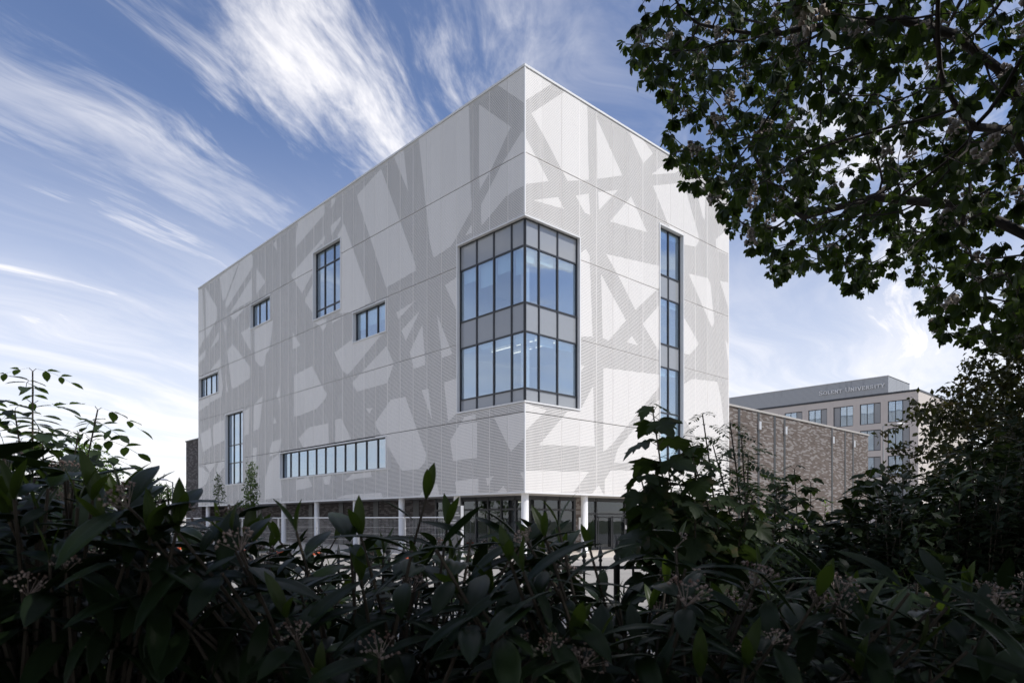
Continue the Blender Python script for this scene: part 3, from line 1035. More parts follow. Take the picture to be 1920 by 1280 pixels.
# ------------------------------------------------------------------ site fence, sign, lamps, distant buildings
simple('galvanised', (0.66, 0.67, 0.68), 0.35, 0.3)
simple('lamp_grey', (0.16, 0.165, 0.17), 0.5)
simple('orange_plastic', (0.72, 0.13, 0.04), 0.5)
simple('sign_grey', (0.09, 0.09, 0.095), 0.5)
simple('yellow_render', (0.62, 0.40, 0.14), 0.8)
simple('warehouse_white', (0.72, 0.71, 0.68), 0.7, var=0.06, scale=0.4)
simple('roof_tile', (0.26, 0.13, 0.08), 0.8)
simple('terracotta', (0.42, 0.25, 0.16), 0.8)


def copy_tree(root, loc, rz):
    r = root.copy()
    COL.objects.link(r)
    r.location = loc
    r.rotation_euler = (0, 0, rz)
    for ch in [c for c in root.children]:
        c = ch.copy()
        COL.objects.link(c)
        c.parent = r
        for g in [q for q in ch.children]:
            d = g.copy()
            COL.objects.link(d)
            d.parent = c
    return r


def make_site_fence():
    r = empty('site_fence', (0, 0, 0), 0, 'galvanised wire mesh site fence panel on orange feet, next to the directory sign', 'fence', 'temporary fence panels along the building')
    f = MB()
    f.tube([(0.04, 0, 0.02), (0.04, 0, 2.16)], 0.021, 6).tube([(3.46, 0, 0.02), (3.46, 0, 2.16)], 0.021, 6)
    f.tube([(0.04, 0, 2.18), (3.46, 0, 2.18)], 0.032, 6).tube([(0.04, 0, 0.25), (3.46, 0, 0.25)], 0.018, 6)
    f.build('frame', 'galvanised', r)
    w = MB()
    for i in range(1, 34):
        w.tube([(0.04 + 0.1006 * i, 0, 0.25), (0.04 + 0.1006 * i, 0, 2.17)], 0.004, 3, cap=False)
    for z in (0.6, 0.95, 1.3, 1.65):
        w.tube([(0.04, 0.008, z), (3.46, 0.008, z)], 0.006, 3, cap=False)
    w.build('wire_mesh', 'galvanised', r)['kind'] = 'stuff'
    ft = MB()
    ft.lathe([(0.0, 0.16), (0.10, 0.16), (0.13, 0.13), (0.13, 0.0)], 4)
    for i, (x, y, z) in enumerate(ft.v):
        ft.v[i] = (x * 1.2, y * 3.0, z)
    me = ft.mesh('foot', 'orange_plastic')
    for x in (0.0, 3.5):
        o = link_mesh('foot', me, r)
        o.location = (x, 0, 0)
    MB().box(3.44, 3.54, -0.04, 0.04, 1.55, 1.63).build('clamp', 'steel', r)
    return r


fproto = make_site_fence()
pth = [(-2.81, 35.2), (-5.71, 37.17), (-8.6, 39.14), (-11.5, 41.1), (-14.4, 43.07), (-17.35, 44.95), (-20.3, 46.85), (-23.25, 48.74), (-26.2, 50.63)]
for i, (a, c) in enumerate(zip(pth, pth[1:])):
    rz = math.atan2(c[1] - a[1], c[0] - a[0])
    if i == 0:
        fproto.location = (*a, 0)
        fproto.rotation_euler.z = rz
    else:
        f_ = copy_tree(fproto, (*a, 0), rz)
        f_['label'] = 'galvanised wire mesh site fence panel, %s from the directory sign' % ('second third fourth fifth sixth seventh eighth'.split()[i - 1])

# directory sign on the pavement
sg = empty('directory_sign', (-2.75, 33.0, 0), 0.12, 'dark grey upright directory sign with rows of small white lettering by the corner', 'sign')
MB().box(-0.38, 0.32, -0.06, 0.06, 0.0, 2.70).build('panel', 'sign_grey', sg)
MB().box(0.325, 0.46, -0.07, 0.07, 0.0, 2.72).build('edge_post', 'trim', sg)
for r_ in range(7):
    row = MB()
    z = 2.48 - 0.125 * r_ - (0.10 if r_ > 2 else 0) - (0.10 if r_ > 4 else 0)
    x = -0.26
    lim = random.choice((0.12, 0.2, 0.26))
    while x < lim:
        w = random.uniform(0.018, 0.034)
        if random.random() > 0.14:
            row.box(x, x + w * 0.55, -0.068, -0.0605, z, z + 0.065)
        x += w + 0.012
    row.build('lettering_row', 'white_paint', sg)


def street_lamp(loc, h, arm, rz, label):
    r = empty('street_lamp', loc, rz, label, 'street lamp', 'street lamps')
    p = MB()
    p.smooth = True
    p.tube([(0, 0, 0), (0, 0, 1.2), (0, 0, 1.25), (0, 0, h)], [0.11, 0.11, 0.075, 0.055], 10)
    p.build('post', 'lamp_grey', r)
    MB().tube([(0, 0, h - 0.05), (arm * 0.5, 0, h + 0.08), (arm, 0, h + 0.2)], 0.035, 6).build('arm', 'lamp_grey', r)
    hd = MB()
    hd.smooth = True
    hd.lathe([(0.0, 0.16), (0.16, 0.13), (0.26, 0.05), (0.28, 0.0), (0.0, -0.03)], 10)
    for i, (x, y, z) in enumerate(hd.v):
        hd.v[i] = (arm + 0.25 + x * 1.6, y * 0.7, h + 0.16 + z)
    hd.build('lantern', 'trim', r)
    return r


street_lamp((31.9, 60.0, 0), 10.15, 1.3, 0.1, 'tall grey street lamp in front of the beige office block')
street_lamp((-34.0, 70.0, 0), 5.9, 0.6, 3.3, 'white headed street lamp above the pale warehouse roof')
street_lamp((9.97, 14.0, 0), 7.0, 0.7, 1.2, 'slim grey lamp post standing behind the flowering chestnut tree')

# distant buildings on the left
wh = empty('warehouse', (-58, 92, 0), 0.06, 'long low white warehouse with shallow pitched roof behind the site fence', 'warehouse')
MB().box(-16, 14.2, 0, 14, 0, 4.1).build('wall', 'warehouse_white', wh)
rf = MB()
rf.face([(-16.3, -0.3, 4.1), (14.5, -0.3, 4.1), (14.5, 7, 4.75), (-16.3, 7, 4.75)])
rf.face([(-16.3, 7, 4.75), (14.5, 7, 4.75), (14.5, 14.3, 4.1), (-16.3, 14.3, 4.1)])
rf.face([(14.2, 0, 4.1), (14.2, 14, 4.1), (14.2, 7, 4.7)])
rf.build('roof', 'warehouse_white', wh)
for x in (-12, -6, 0, 6):
    MB().box(x, x + 3, -0.03, -0.002, 0.1, 3.2).build('shutter_door', 'galvanised', wh)


def house(name, loc, rz, w, d, h, rh, wallm, label):
    r = empty(name, loc, rz, label, 'house')
    MB().box(0, w, 0, d, 0, h).build('wall', wallm, r)
    rf = MB()
    rf.face([(-.3, -.3, h), (w + .3, -.3, h), (w + .3, d / 2, h + rh), (-.3, d / 2, h + rh)])
    rf.face([(-.3, d / 2, h + rh), (w + .3, d / 2, h + rh), (w + .3, d + .3, h), (-.3, d + .3, h)])
    rf.face([(0, 0, h), (0, d / 2, h + rh - .1), (0, d, h)])
    rf.face([(w, 0, h), (w, d, h), (w, d / 2, h + rh - .1)])
    rf = rf.build('roof', 'roof_tile', r)
    MB().box(w * .7, w * .7 + .7, d / 2 - .3, d / 2 + .3, h + rh - .5, h + rh + .9).build('chimney', 'terracotta', rf)
    n = int(w // 2.6)
    for i in range(n):
        for z in (0.9, 3.6):
            if z + 1.4 < h:
                x = 1.0 + i * (w - 1.2) / n
                f = MB().box(x, x + 1.1, -.06, -.003, z, z + 1.5).build('window', 'white_paint', r)
                MB().box(x + .08, x + .52, -.07, -.061, z + .08, z + 1.42).box(x + .58, x + 1.02, -.07, -.061, z + .08, z + 1.42).build('pane', 'spandrel', f)
    return r


house('yellow_house', (-46.6, 99, 0), 0.0, 8, 8, 5.0, 0.5, 'yellow_render', 'yellow rendered house with white windows beside the dark brick wall')
house('tiled_house', (-50.5, 112, 0), 0.1, 7, 8, 5.2, 1.6, 'terracotta', 'terracotta house with tiled roof rising above the white warehouse')

# ------------------------------------------------------------------ park railing
RY = 5.6
rl = empty('park_railing', (-2.6, RY, 0.38), 0.0, 'black iron park railing with spear finials between hedge and road', 'railing')
bar = MB()
bar.smooth = True
bar.lathe([(0.010, 0.0), (0.010, 1.285), (0.018, 1.30), (0.010, 1.315), (0.022, 1.335), (0.020, 1.35), (0.0, 1.44)], 8)
bar = bar.mesh('bar', 'iron')
post = MB()
post.smooth = True
post.lathe([(0.026, 0.0), (0.026, 1.27), (0.030, 1.275), (0.014, 1.295), (0.026, 1.31), (0.028, 1.325), (0.022, 1.34), (0.012, 1.352), (0.026, 1.378), (0.027, 1.39), (0.0, 1.51)], 10)
post = post.mesh('post', 'iron')
for i in range(56):
    o = link_mesh('post' if i % 14 == 12 else 'bar', post if i % 14 == 12 else bar, rl)
    o.location = (0.146 + 0.1312 * i + 0.0 + 1.72 - 1.72 + (3.44 - 0.146 - 0.1312 * 26) * 1.0, 0, random.uniform(-0.008, 0.008))
MB().box(-0.1, 7.6, -0.02, 0.02, 1.235, 1.26).box(-0.1, 7.6, -0.02, 0.02, 0.12, 0.15).build('rail', 'iron', rl)
# ------------------------------------------------------------------ vegetation
leaf_mat('viburnum_leaf', (0.014, 0.026, 0.010), (0.020, 0.036, 0.007), 0.40, 0.15, 0.55, 0.13)
leaf_mat('young_leaf', (0.034, 0.056, 0.013), (0.07, 0.11, 0.012), 0.42, 0.40, 0.35, 0.35)
leaf_mat('chestnut_leaf', (0.024, 0.040, 0.015), (0.07, 0.115, 0.015), 0.5, 0.36, 0.5, 0.2)
leaf_mat('sycamore_leaf', (0.022, 0.038, 0.013), (0.04, 0.065, 0.012), 0.45, 0.3, 0.35, 0.18, tint=(0.07, 0.05, 0.02))
leaf_mat('rowan_leaf', (0.030, 0.055, 0.020), (0.07, 0.12, 0.02), 0.5, 0.38, 0.35)
leaf_mat('elder_leaf', (0.030, 0.055, 0.016), (0.065, 0.11, 0.018), 0.5, 0.42, 0.3)
leaf_mat('privet_leaf', (0.022, 0.034, 0.018), (0.03, 0.05, 0.010), 0.40, 0.18, 0.55, 0.16)
leaf_mat('maple_leaf', (0.036, 0.045, 0.015), (0.08, 0.09, 0.015), 0.5, 0.4, 0.5, tint=(0.13, 0.065, 0.022))
leaf_mat('bright_leaf', (0.085, 0.15, 0.025), (0.20, 0.32, 0.04), 0.55, 0.45, 0.4)
leaf_mat('far_leaf', (0.050, 0.085, 0.025), (0.10, 0.16, 0.03), 0.55, 0.4, 0.5)
leaf_mat('panicle', (0.43, 0.385, 0.345), (0.36, 0.32, 0.28), 0.8, 0.25, 0.25, tint=(0.33, 0.245, 0.20))
leaf_mat('umbel', (0.34, 0.27, 0.24), (0.3, 0.25, 0.2), 0.7, 0.2, 0.4, tint=(0.15, 0.07, 0.05))
simple('bark', (0.040, 0.033, 0.027), 0.9, var=0.35, scale=6.0, bump=0.6)
simple('twig', (0.050, 0.040, 0.028), 0.8, var=0.3, scale=9.0)

CAM = np.array([0.0, 0.0, 2.0])


def blade(nl, nc, width, power=0.8, curl=0.25, fold=0.15, vein=0.0, skew=1.0):
    V, F = [], []
    for i in range(nl + 1):
        s = i / nl
        w = width * max(0.0, math.sin(math.pi * min(1, s ** skew))) ** power
        for j in range(nc + 1):
            c = -1 + 2 * j / nc
            z = -curl * s * s + fold * abs(c) * w + vein * math.cos(3 * math.pi * c) * w
            V.append((c * w, s, z))
    for i in range(nl):
        for j in range(nc):
            a = i * (nc + 1) + j
            F.append((a, a + 1, a + nc + 2, a + nc + 1))
    return np.array(V), F


def xform(V, m3, pos, s=1.0):
    return (V * s) @ np.asarray(m3).T + np.asarray(pos)


def nrm(v):
    v = np.asarray(v, float)
    l = np.linalg.norm(v)
    return v / l if l > 1e-9 else np.array([0, 0, 1.0])


def frame(d, up=(0, 0, 1)):
    """columns: side, along, normal"""
    d = nrm(d)
    n = np.asarray(up, float) - d * np.dot(up, d)
    if np.linalg.norm(n) < 1e-3:
        n = np.cross(d, [1, 0.3, 0])
    n = nrm(n)
    return np.column_stack([np.cross(d, n), d, n])


def join(parts):
    V, F, o = [], [], 0
    for v, f in parts:
        V.append(v)
        F += [tuple(i + o for i in q) for q in f]
        o += len(v)
    return np.vstack(V), F


def palmate(n, seed):
    r = np.random.default_rng(seed)
    ps = []
    for k in range(n):
        a = math.radians(-92 + 184 * k / (n - 1)) + r.uniform(-0.12, 0.12)
        ln = (0.62 + 0.38 * math.cos(a * 0.62)) * r.uniform(0.9, 1.08)
        d = np.array([math.sin(a), math.cos(a), r.uniform(-1.3, -0.5)])
        b = blade(4, 1, 0.215, 0.8, r.uniform(0.05, 0.3), 0.0, skew=1.75)
        ps.append((xform(b[0], frame(d), (0, 0.25, 0), ln * 0.72), b[1]))
    st = np.array([(-0.012, 0, 0), (0.012, 0, 0), (0.012, 0.26, 0), (-0.012, 0.26, 0)])
    ps.append((st, [(0, 1, 2, 3)]))
    return join(ps)


def pinnate(pairs, llen, wid, seed, nl=2, droop=0.3):
    r = np.random.default_rng(seed)
    ps = []
    pt = lambda s: np.array([0.04 * math.sin(3 * s), s, -droop * s * s])
    for k in range(pairs):
        s = 0.28 + 0.62 * k / max(1, pairs - 0.5)
        for sg_ in (-1, 1):
            d = np.array([sg_, 0.55 + r.uniform(-.15, .15), r.uniform(-0.4, 0.1)])
            b = blade(nl, 2, wid, 0.8, 0.15, 0.2)
            ps.append((xform(b[0], frame(d), pt(s + r.uniform(-.02, .02)), llen * r.uniform(.85, 1.1)), b[1]))
    b = blade(nl, 2, wid, 0.8, 0.15, 0.2)
    ps.append((xform(b[0], frame((r.uniform(-.2, .2), 1, -droop)), pt(1.0), llen), b[1]))
    q = [pt(s) for s in (0, 0.35, 0.7, 1.0)]
    st = np.array([p + np.array([sg_ * 0.007, 0, 0]) for p in q for sg_ in (-1, 1)])
    ps.append((st, [(2 * i, 2 * i + 1, 2 * i + 3, 2 * i + 2) for i in range(3)]))
    return join(ps)


def lobed(seed):
    r = np.random.default_rng(seed)
    half = [(0.06, 0.02), (0.24, -0.06), (0.46, -0.02), (0.40, 0.12), (0.46, 0.20), (0.62, 0.36), (0.60, 0.52), (0.46, 0.46), (0.34, 0.44), (0.38, 0.58), (0.30, 0.64), (0.30, 0.78), (0.18, 0.74), (0.12, 0.90)]
    out = [(0.0, 0.06)] + half + [(0.0, 1.05)] + [(-x, y) for x, y in reversed(half)]
    V = [(0, 0.34, 0)] + [(x + r.uniform(-.03, .03), y + r.uniform(-.03, .03), 0) for x, y in out]
    V = np.array(V)
    V[:, 2] = 0.12 * np.abs(V[:, 0]) - 0.35 * V[:, 1] ** 2 - 0.45 * V[:, 0] ** 2 + r.uniform(-.03, .03, len(V))
    n = len(out)
    F = [(0, 1 + i, 1 + (i + 1) % n) for i in range(n)]
    st = np.array([(-0.012, -0.75, 0.05), (0.012, -0.75, 0.05), (0.012, 0.1, 0), (-0.012, 0.1, 0)])
    return join([(V, F), (st, [(0, 1, 2, 3)])])


OCT = (np.array([(1, 0, 0), (-1, 0, 0), (0, 1, 0), (0, -1, 0), (0, 0, 1), (0, 0, -1)], float), [(0, 2, 4), (2, 1, 4), (1, 3, 4), (3, 0, 4), (2, 0, 5), (1, 2, 5), (3, 1, 5), (0, 3, 5)])


def panicle(seed):
    r = np.random.default_rng(seed)
    ps = []
    for k in range(30):
        s = r.uniform(0.08, 1.0)
        a = r.uniform(0, 6.28)
        rad = (0.34 * (1 - s) ** 0.7 + 0.06) * r.uniform(0.55, 1.1)
        ps.append((OCT[0] * r.uniform(0.08, 0.14, 3) + np.array([rad * math.cos(a), s, rad * math.sin(a)]), OCT[1]))
    return join(ps)


def umbel(seed):
    r = np.random.default_rng(seed)
    ps = []
    for k in range(34):
        a, q = r.uniform(0, 6.28), math.sqrt(r.uniform(0, 1))
        p = np.array([q * math.cos(a) * 0.5, 0.55 + r.uniform(-.08, .1) - 0.15 * q, q * math.sin(a) * 0.5])
        ps.append((OCT[0] * r.uniform(0.03, 0.06) + p, OCT[1]))
        if k < 12:
            st = np.array([(-.008, 0, 0), (.008, 0, 0), p + (.008, 0, 0), p + (-.008, 0, 0)])
            ps.append((st, [(0, 1, 2, 3)]))
    return join(ps)


def np_mesh(name, V, F, mat, smooth=False):
    me = bpy.data.meshes.new(name)
    me.from_pydata([tuple(p) for p in V], [], F)
    me.materials.append(MATS[mat])
    if smooth:
        me.polygons.foreach_set('use_smooth', [True] * len(F))
    me.update()
    return me


def merged(name, tmpl, inst, mat, origin):
    """many leaves joined into one mesh; inst = list of (template index, m3, pos, scale)"""
    if not inst:
        return None
    vs, fl, fc, ft, off = [], [], [], [], 0
    cache = {}
    for k, m3, p, s in inst:
        V, F = tmpl[k]
        if k not in cache:
            cache[k] = (np.array([i for q in F for i in q]), np.array([len(q) for q in F]))
        vs.append(xform(V, m3, np.asarray(p) - origin, s))
        fl.append(cache[k][0] + off)
        fc.append(cache[k][1])
        off += len(V)
    V = np.vstack(vs)
    L_ = np.concatenate(fl)
    C_ = np.concatenate(fc)
    me = bpy.data.meshes.new(name)
    me.vertices.add(len(V))
    me.vertices.foreach_set('co', V.astype(np.float32).ravel())
    me.loops.add(len(L_))
    me.loops.foreach_set('vertex_index', L_.astype(np.int32))
    me.polygons.add(len(C_))
    me.polygons.foreach_set('loop_start', np.concatenate([[0], np.cumsum(C_)[:-1]]).astype(np.int32))
    me.polygons.foreach_set('loop_total', C_.astype(np.int32))
    me.materials.append(MATS[mat])
    me.update(calc_edges=True)
    me.validate()
    return me


MESHCACHE = {}


def place_leaves(root, origin, tmpl, inst, mat, nobj, name='leaf', stuff='foliage'):
    """the nearest leaves become objects of their own, the rest one joined part"""
    origin = np.asarray(origin, float)
    if nobj and inst:
        dist = np.linalg.norm(np.array([t[2] for t in inst]) - CAM, axis=1) / np.array([t[3] for t in inst])
        inst = [inst[i] for i in np.argsort(dist)]
    for k, m3, p, s in inst[:nobj]:
        key = (id(tmpl), k, mat)
        if key not in MESHCACHE:
            MESHCACHE[key] = np_mesh(name, tmpl[k][0], tmpl[k][1], mat, True)
        o = bpy.data.objects.new(name, MESHCACHE[key])
        COL.objects.link(o)
        o.parent = root
        mm = Matrix(np.asarray(m3).tolist()).to_4x4()
        for a in range(3):
            for b_ in range(3):
                mm[a][b_] *= s
        mm.translation = Vector((np.asarray(p) - origin).tolist())
        o.matrix_basis = mm
    me = merged(stuff, tmpl, inst[nobj:], mat, origin)
    if me:
        o = link_mesh(stuff, me, root)
        o['kind'] = 'stuff'


VIB = [blade(6, 6, 0.150 + 0.018 * (k % 3), 0.72, 0.16 + 0.13 * k, 0.10 + 0.05 * (k % 2), 0.085, 0.95) for k in range(4)]
YNG = [blade(6, 6, 0.14, 0.78, 0.08 + 0.14 * k, 0.28, 0.03) for k in range(3)]
PALM = [palmate(7 if k % 2 else 5, k) for k in range(5)]
ROW = [pinnate(6, 0.28, 0.21, 40 + k) for k in range(3)]
ELD = [pinnate(2, 0.42, 0.26, 60 + k, 4, 0.25) for k in range(3)]
SYC = [lobed(k) for k in range(4)]
SML = [blade(3, 1, 0.27, 0.8, 0.14), blade(3, 1, 0.23, 0.8, 0.32)]
OVT = [blade(2, 1, 0.34, 0.8, 0.2), blade(2, 1, 0.28, 0.8, 0.35)]
PAN = [panicle(k) for k in range(3)]
UMB = [umbel(k) for k in range(3)]


def bezier(a, b_, bulge, n=7):
    a, b_ = np.asarray(a, float), np.asarray(b_, float)
    c = (a + b_) / 2 + np.asarray(bulge)
    return [a * (1 - t) ** 2 + 2 * c * t * (1 - t) + b_ * t * t for t in np.linspace(0, 1, n)]


def along(pts, dist_from_end):
    d = dist_from_end
    for i in range(len(pts) - 1, 0, -1):
        seg = pts[i] - pts[i - 1]
        l = np.linalg.norm(seg)
        if d <= l:
            return pts[i] - seg * (d / l), nrm(seg)
        d -= l
    return pts[0], nrm(pts[1] - pts[0])


def perp(d, ang):
    f = frame(d, (0.2, 0.1, 1) if abs(d[2]) < 0.9 else (0, -1, 0.2))
    return f[:, 0] * math.cos(ang) + f[:, 2] * math.sin(ang)


def u(a, b_):
    return rng.uniform(a, b_)


# --- viburnum hedge ---------------------------------------------------------------------------
def viburnum(base, tips, label, nobj=300, llen=(0.09, 0.165)):
    base = np.array([base[0], base[1], 0.40])
    root = empty('viburnum_shrub', base, 0, label, 'shrub', 'viburnum hedge shrubs')
    st = MB()
    old, young, umb = [], [], []
    for tip, upright in tips:
        tip = np.asarray(tip, float)
        b0 = base + np.array([u(-.12, .12), u(-.12, .12), 0])
        pts = bezier(b0, tip, ((tip - b0) * np.array([-.35, -.35, .12])) + rng.uniform(-.06, .06, 3), 7)
        st.tube([p - base for p in pts], np.linspace(0.011, 0.0032, 7).tolist(), 5)
        n = 6 if not upright else 5
        a0 = u(0, 3.1)
        for k in range(n):
            p, d = along(pts, 0.004 + 0.052 * k + 0.012 * k * k)
            a = a0 + math.pi / 2 * (k % 2) + u(-.3, .3)
            for sg_ in (0, math.pi):
                if k > 2 and rng.random() < 0.2:
                    continue
                q = perp(d, a + sg_)
                if k == 0 and upright:
                    dr = nrm(d * 1.0 + q * u(.15, .5) + np.array([0, 0, .5]))
                    young.append((int(u(0, 3)), frame(dr, -q + np.array([0, 0, .2])), p, u(.07, .105)))
                    continue
                lean = (0.75 - 0.28 * k) if upright else (0.35 - 0.22 * k)
                dr = nrm(q + d * lean + np.array([0, 0, 0.15 - 0.12 * k]))
                old.append((int(u(0, 4)), frame(dr, (u(-.3, .3), u(-.3, .3), 1)), p + dr * 0.012, u(*llen)))
        if not upright and rng.random() < 0.4:
            umb.append((int(u(0, 3)), frame(pts[-1] - pts[-2] + np.array([0, 0, .02]), (0.1, 1, 0)), pts[-1], u(.05, .085)))
    st.build('stems', 'twig', root)
    place_leaves(root, base, VIB, old, 'viburnum_leaf', nobj - len(young))
    place_leaves(root, base, YNG, young, 'young_leaf', len(young))
    for k, m3, p, s in umb:
        place_leaves(root, base, UMB, [(k, m3, p, s)], 'umbel', 1, 'flower_head')
    return root


def top_z(x, y):
    """height of the hedge: it dips where the railing shows, rises to the left"""
    px_ = x / y
    z = 1.985 - 0.020 * y
    if px_ < -0.42:
        z += 0.06 + 0.10 * min(1, (-0.42 - px_) * 4) * y / 1.5
    if 0.08 < px_ < 0.22:
        z = 2.0 - 0.10 * y
    if px_ > 0.24:
        z = 2.0 - 0.085 * y
    return z


SHRUBS = [(-1.75, 1.75), (-1.05, 1.55), (-0.35, 1.7), (0.35, 1.6), (1.1, 1.75), (-2.1, 2.75), (-1.2, 2.6), (-0.3, 2.75), (0.6, 2.85), (1.7, 2.5)]
VLAB = ['beside the leafy elder', 'in front of the site fence', 'in front of the directory sign', 'below the glazed corner', 'below the sycamore sapling',
        'rooted among the elder stems', 'facing the long row of columns', 'facing the white corner column', 'just inside the iron railing', 'under the dark privet bushes']
# shoots that stand out against the building and the sky: tip and whether it carries upright young leaves
KEY = [((-0.215, 1.75, 2.055), 1), ((-0.165, 1.78, 1.985), 1), ((-0.10, 1.70, 1.955), 0), ((0.035, 1.62, 1.95), 0), ((0.115, 1.72, 1.985), 1), ((0.075, 1.60, 1.965), 1),
       ((0.19, 1.70, 1.93), 1), ((-0.335, 1.55, 1.965), 1), ((-0.50, 1.62, 1.975), 1), ((-0.62, 1.55, 2.00), 0), ((-0.74, 1.50, 2.01), 1), ((-0.87, 1.55, 2.055), 1),
       ((-0.69, 1.42, 1.995), 0), ((-0.93, 1.40, 2.065), 0), ((-0.99, 1.45, 2.03), 1), ((-1.12, 1.40, 2.06), 0), ((-1.03, 1.62, 2.10), 1), ((-1.28, 1.55, 2.09), 0), ((-1.40, 1.62, 2.05), 1),
       ((-0.20, 1.40, 1.94), 0), ((0.36, 1.45, 1.90), 0), ((0.52, 1.50, 1.86), 0), ((0.62, 1.75, 1.87), 1), ((0.78, 1.45, 1.80), 1), ((0.95, 1.55, 1.80), 1), ((0.70, 1.35, 1.78), 0),
       ((-0.42, 1.30, 1.82), 1), ((1.05, 1.75, 1.78), 0)]
tips = {i: [] for i in range(len(SHRUBS))}


def nearest(p):
    return min(range(len(SHRUBS)), key=lambda i: (SHRUBS[i][0] - p[0]) ** 2 + (SHRUBS[i][1] - p[1]) ** 2)


for p, up_ in KEY:
    tips[nearest(p)].append((p, up_))
for i, (bx, by) in enumerate(SHRUBS):
    for k in range(84):
        x, y = bx + u(-.55, .55), max(1.32, by + u(-.5, .55))
        zt = top_z(x, y)
        z = zt - abs(rng.normal(0, 0.25)) * (0.5 + 0.3 * y)
        tips[i].append(((x, y, max(0.9, z)), rng.random() < 0.35))
for i, (bx, by) in enumerate(SHRUBS):
    viburnum((bx, by + 0.1), tips[i], 'dark glossy viburnum shrub with long ribbed leaves ' + VLAB[i])


# --- bushes of small leaves -------------------------------------------------------------------
def bush(name, label, base, rx, ry, top, nsh, tmpl, mat, llen, per, nobj=300, cat='bush', group=None, low=0.35, gap=0.05):
    base = np.array([base[0], base[1], base[2] if len(base) > 2 else 0.40])
    root = empty(name, base, 0, label, cat, group)
    st = MB()
    inst = []
    for k in range(nsh):
        a, q = u(0, 6.283), math.sqrt(u(0, 1))
        hz_ = top * (1 - 0.45 * q * q) * u(0.55, 1.06)
        tip = base + np.array([rx * q * math.cos(a), ry * q * math.sin(a), hz_])
        b0 = base + np.array([u(-.1, .1), u(-.1, .1), 0])
        pts = bezier(b0, tip, (tip - b0) * np.array([-.3, -.3, .15]) + rng.uniform(-.1, .1, 3), 6)
        st.tube([p - base for p in pts], np.linspace(0.010, 0.002, 6).tolist(), 4)
        ln = sum(np.linalg.norm(pts[i + 1] - pts[i]) for i in range(5))
        for m_ in range(per):
            dd = (u(0, 1) ** 1.5) * ln * (1 - low)
            p, d = along(pts, dd)
            qv = perp(d, u(0, 6.283))
            dr = nrm(qv + d * u(0.1, 0.9) + np.array([0, 0, u(-.2, .3)]))
            inst.append((int(u(0, len(tmpl))), frame(dr, (u(-.5, .5), u(-.5, .5), 1)), p + qv * u(0, gap) , u(*llen)))
    st.build('stems', 'twig', root)
    place_leaves(root, base, tmpl, inst, mat, nobj)
    return root


PRV = [((1.55, 4.4), 0.75, 1.62, 'nearest the rowan'), ((2.35, 4.5), 0.8, 1.86, 'below the brick hall'), ((3.15, 4.7), 0.85, 2.02, 'below the office block'),
       ((4.0, 4.9), 0.9, 2.25, 'at the foot of the chestnut'), ((2.2, 3.4), 0.7, 1.22, 'beside the broad leaved viburnum'), ((3.1, 3.3), 0.75, 1.4, 'in the deepest shade under the chestnut'),
       ((2.0, 5.15), 0.7, 1.72, 'before the grooves of the hall'), ((2.9, 5.25), 0.8, 2.0, 'between the brick hall and the maple'), ((3.75, 5.6), 0.9, 2.35, 'beneath the maple crown'), ((4.9, 6.0), 1.0, 2.9, 'tall beside the chestnut trunk')]
for p, r_, t_, s_ in PRV:
    bush('privet_bush', 'dense dark bush of small grey green leaves ' + s_, p, r_, r_ * 0.9, t_, 190, SML, 'privet_leaf', (0.06, 0.105), 56, 300, group='small leaved bushes')
for p, r_, t_, s_ in (((-2.6, 4.3), 0.9, 1.35, 'behind the elder'), ((-1.2, 4.5), 0.9, 1.28, 'behind the hedge facing the columns')):
    bush('privet_bush', 'low dark bush of small leaves ' + s_, p, r_, r_ * 0.8, t_, 110, SML, 'privet_leaf', (0.05, 0.08), 40, 200, group='small leaved bushes')
# pale leafy stems between the bushes
bush('hop_shoot', 'bright yellow green leafy shoot standing up before the brick hall', (3.05, 6.6, 0.36), 0.14, 0.12, 2.12, 12, SML, 'bright_leaf', (0.04, 0.06), 26, 200, low=0.5, cat='plant')


def stem_plant(name, label, base, tips, tmpl, mat, llen, spacing, nodes, droop, cat, petiole=0.06, whorl=2):
    base = np.array([base[0], base[1], 0.40])
    root = empty(name, base, 0, label, cat)
    st = MB()
    inst = []
    for tip in tips:
        tip = np.asarray(tip, float)
        pts = bezier(base + np.array([u(-.08, .08), u(-.08, .08), 0]), tip, (tip - base) * np.array([-.3, -.3, .1]) + rng.uniform(-.05, .05, 3), 9)
        st.tube([p - base for p in pts], np.linspace(0.010, 0.003, 9).tolist(), 5)
        a0 = u(0, 3)
        for k in range(nodes):
            p, d = along(pts, spacing * k * (0.7 + 0.07 * k))
            sc = min(1.0, 0.6 + 0.15 * k)
            for w_ in range(whorl):
                q = perp(d, a0 + k * 1.57 + w_ * 2 * math.pi / whorl + u(-.3, .3))
                dr = nrm(q + d * (0.8 - 0.12 * k) + np.array([0, 0, 0.25]))
                b1 = p + dr * petiole * sc
                st.tube([p - base, b1 - base], 0.0016, 3, cap=False)
                ax = nrm(q * 1.0 + d * 0.2 + np.array([0, 0, -droop * u(.5, 1.4)]))
                inst.append((int(u(0, len(tmpl))), frame(ax, (u(-.4, .4), u(-.6, .2), 1)), b1, u(*llen) * sc))
    st.build('stems', 'twig', root)
    place_leaves(root, base, tmpl, inst, mat, 300)
    return root


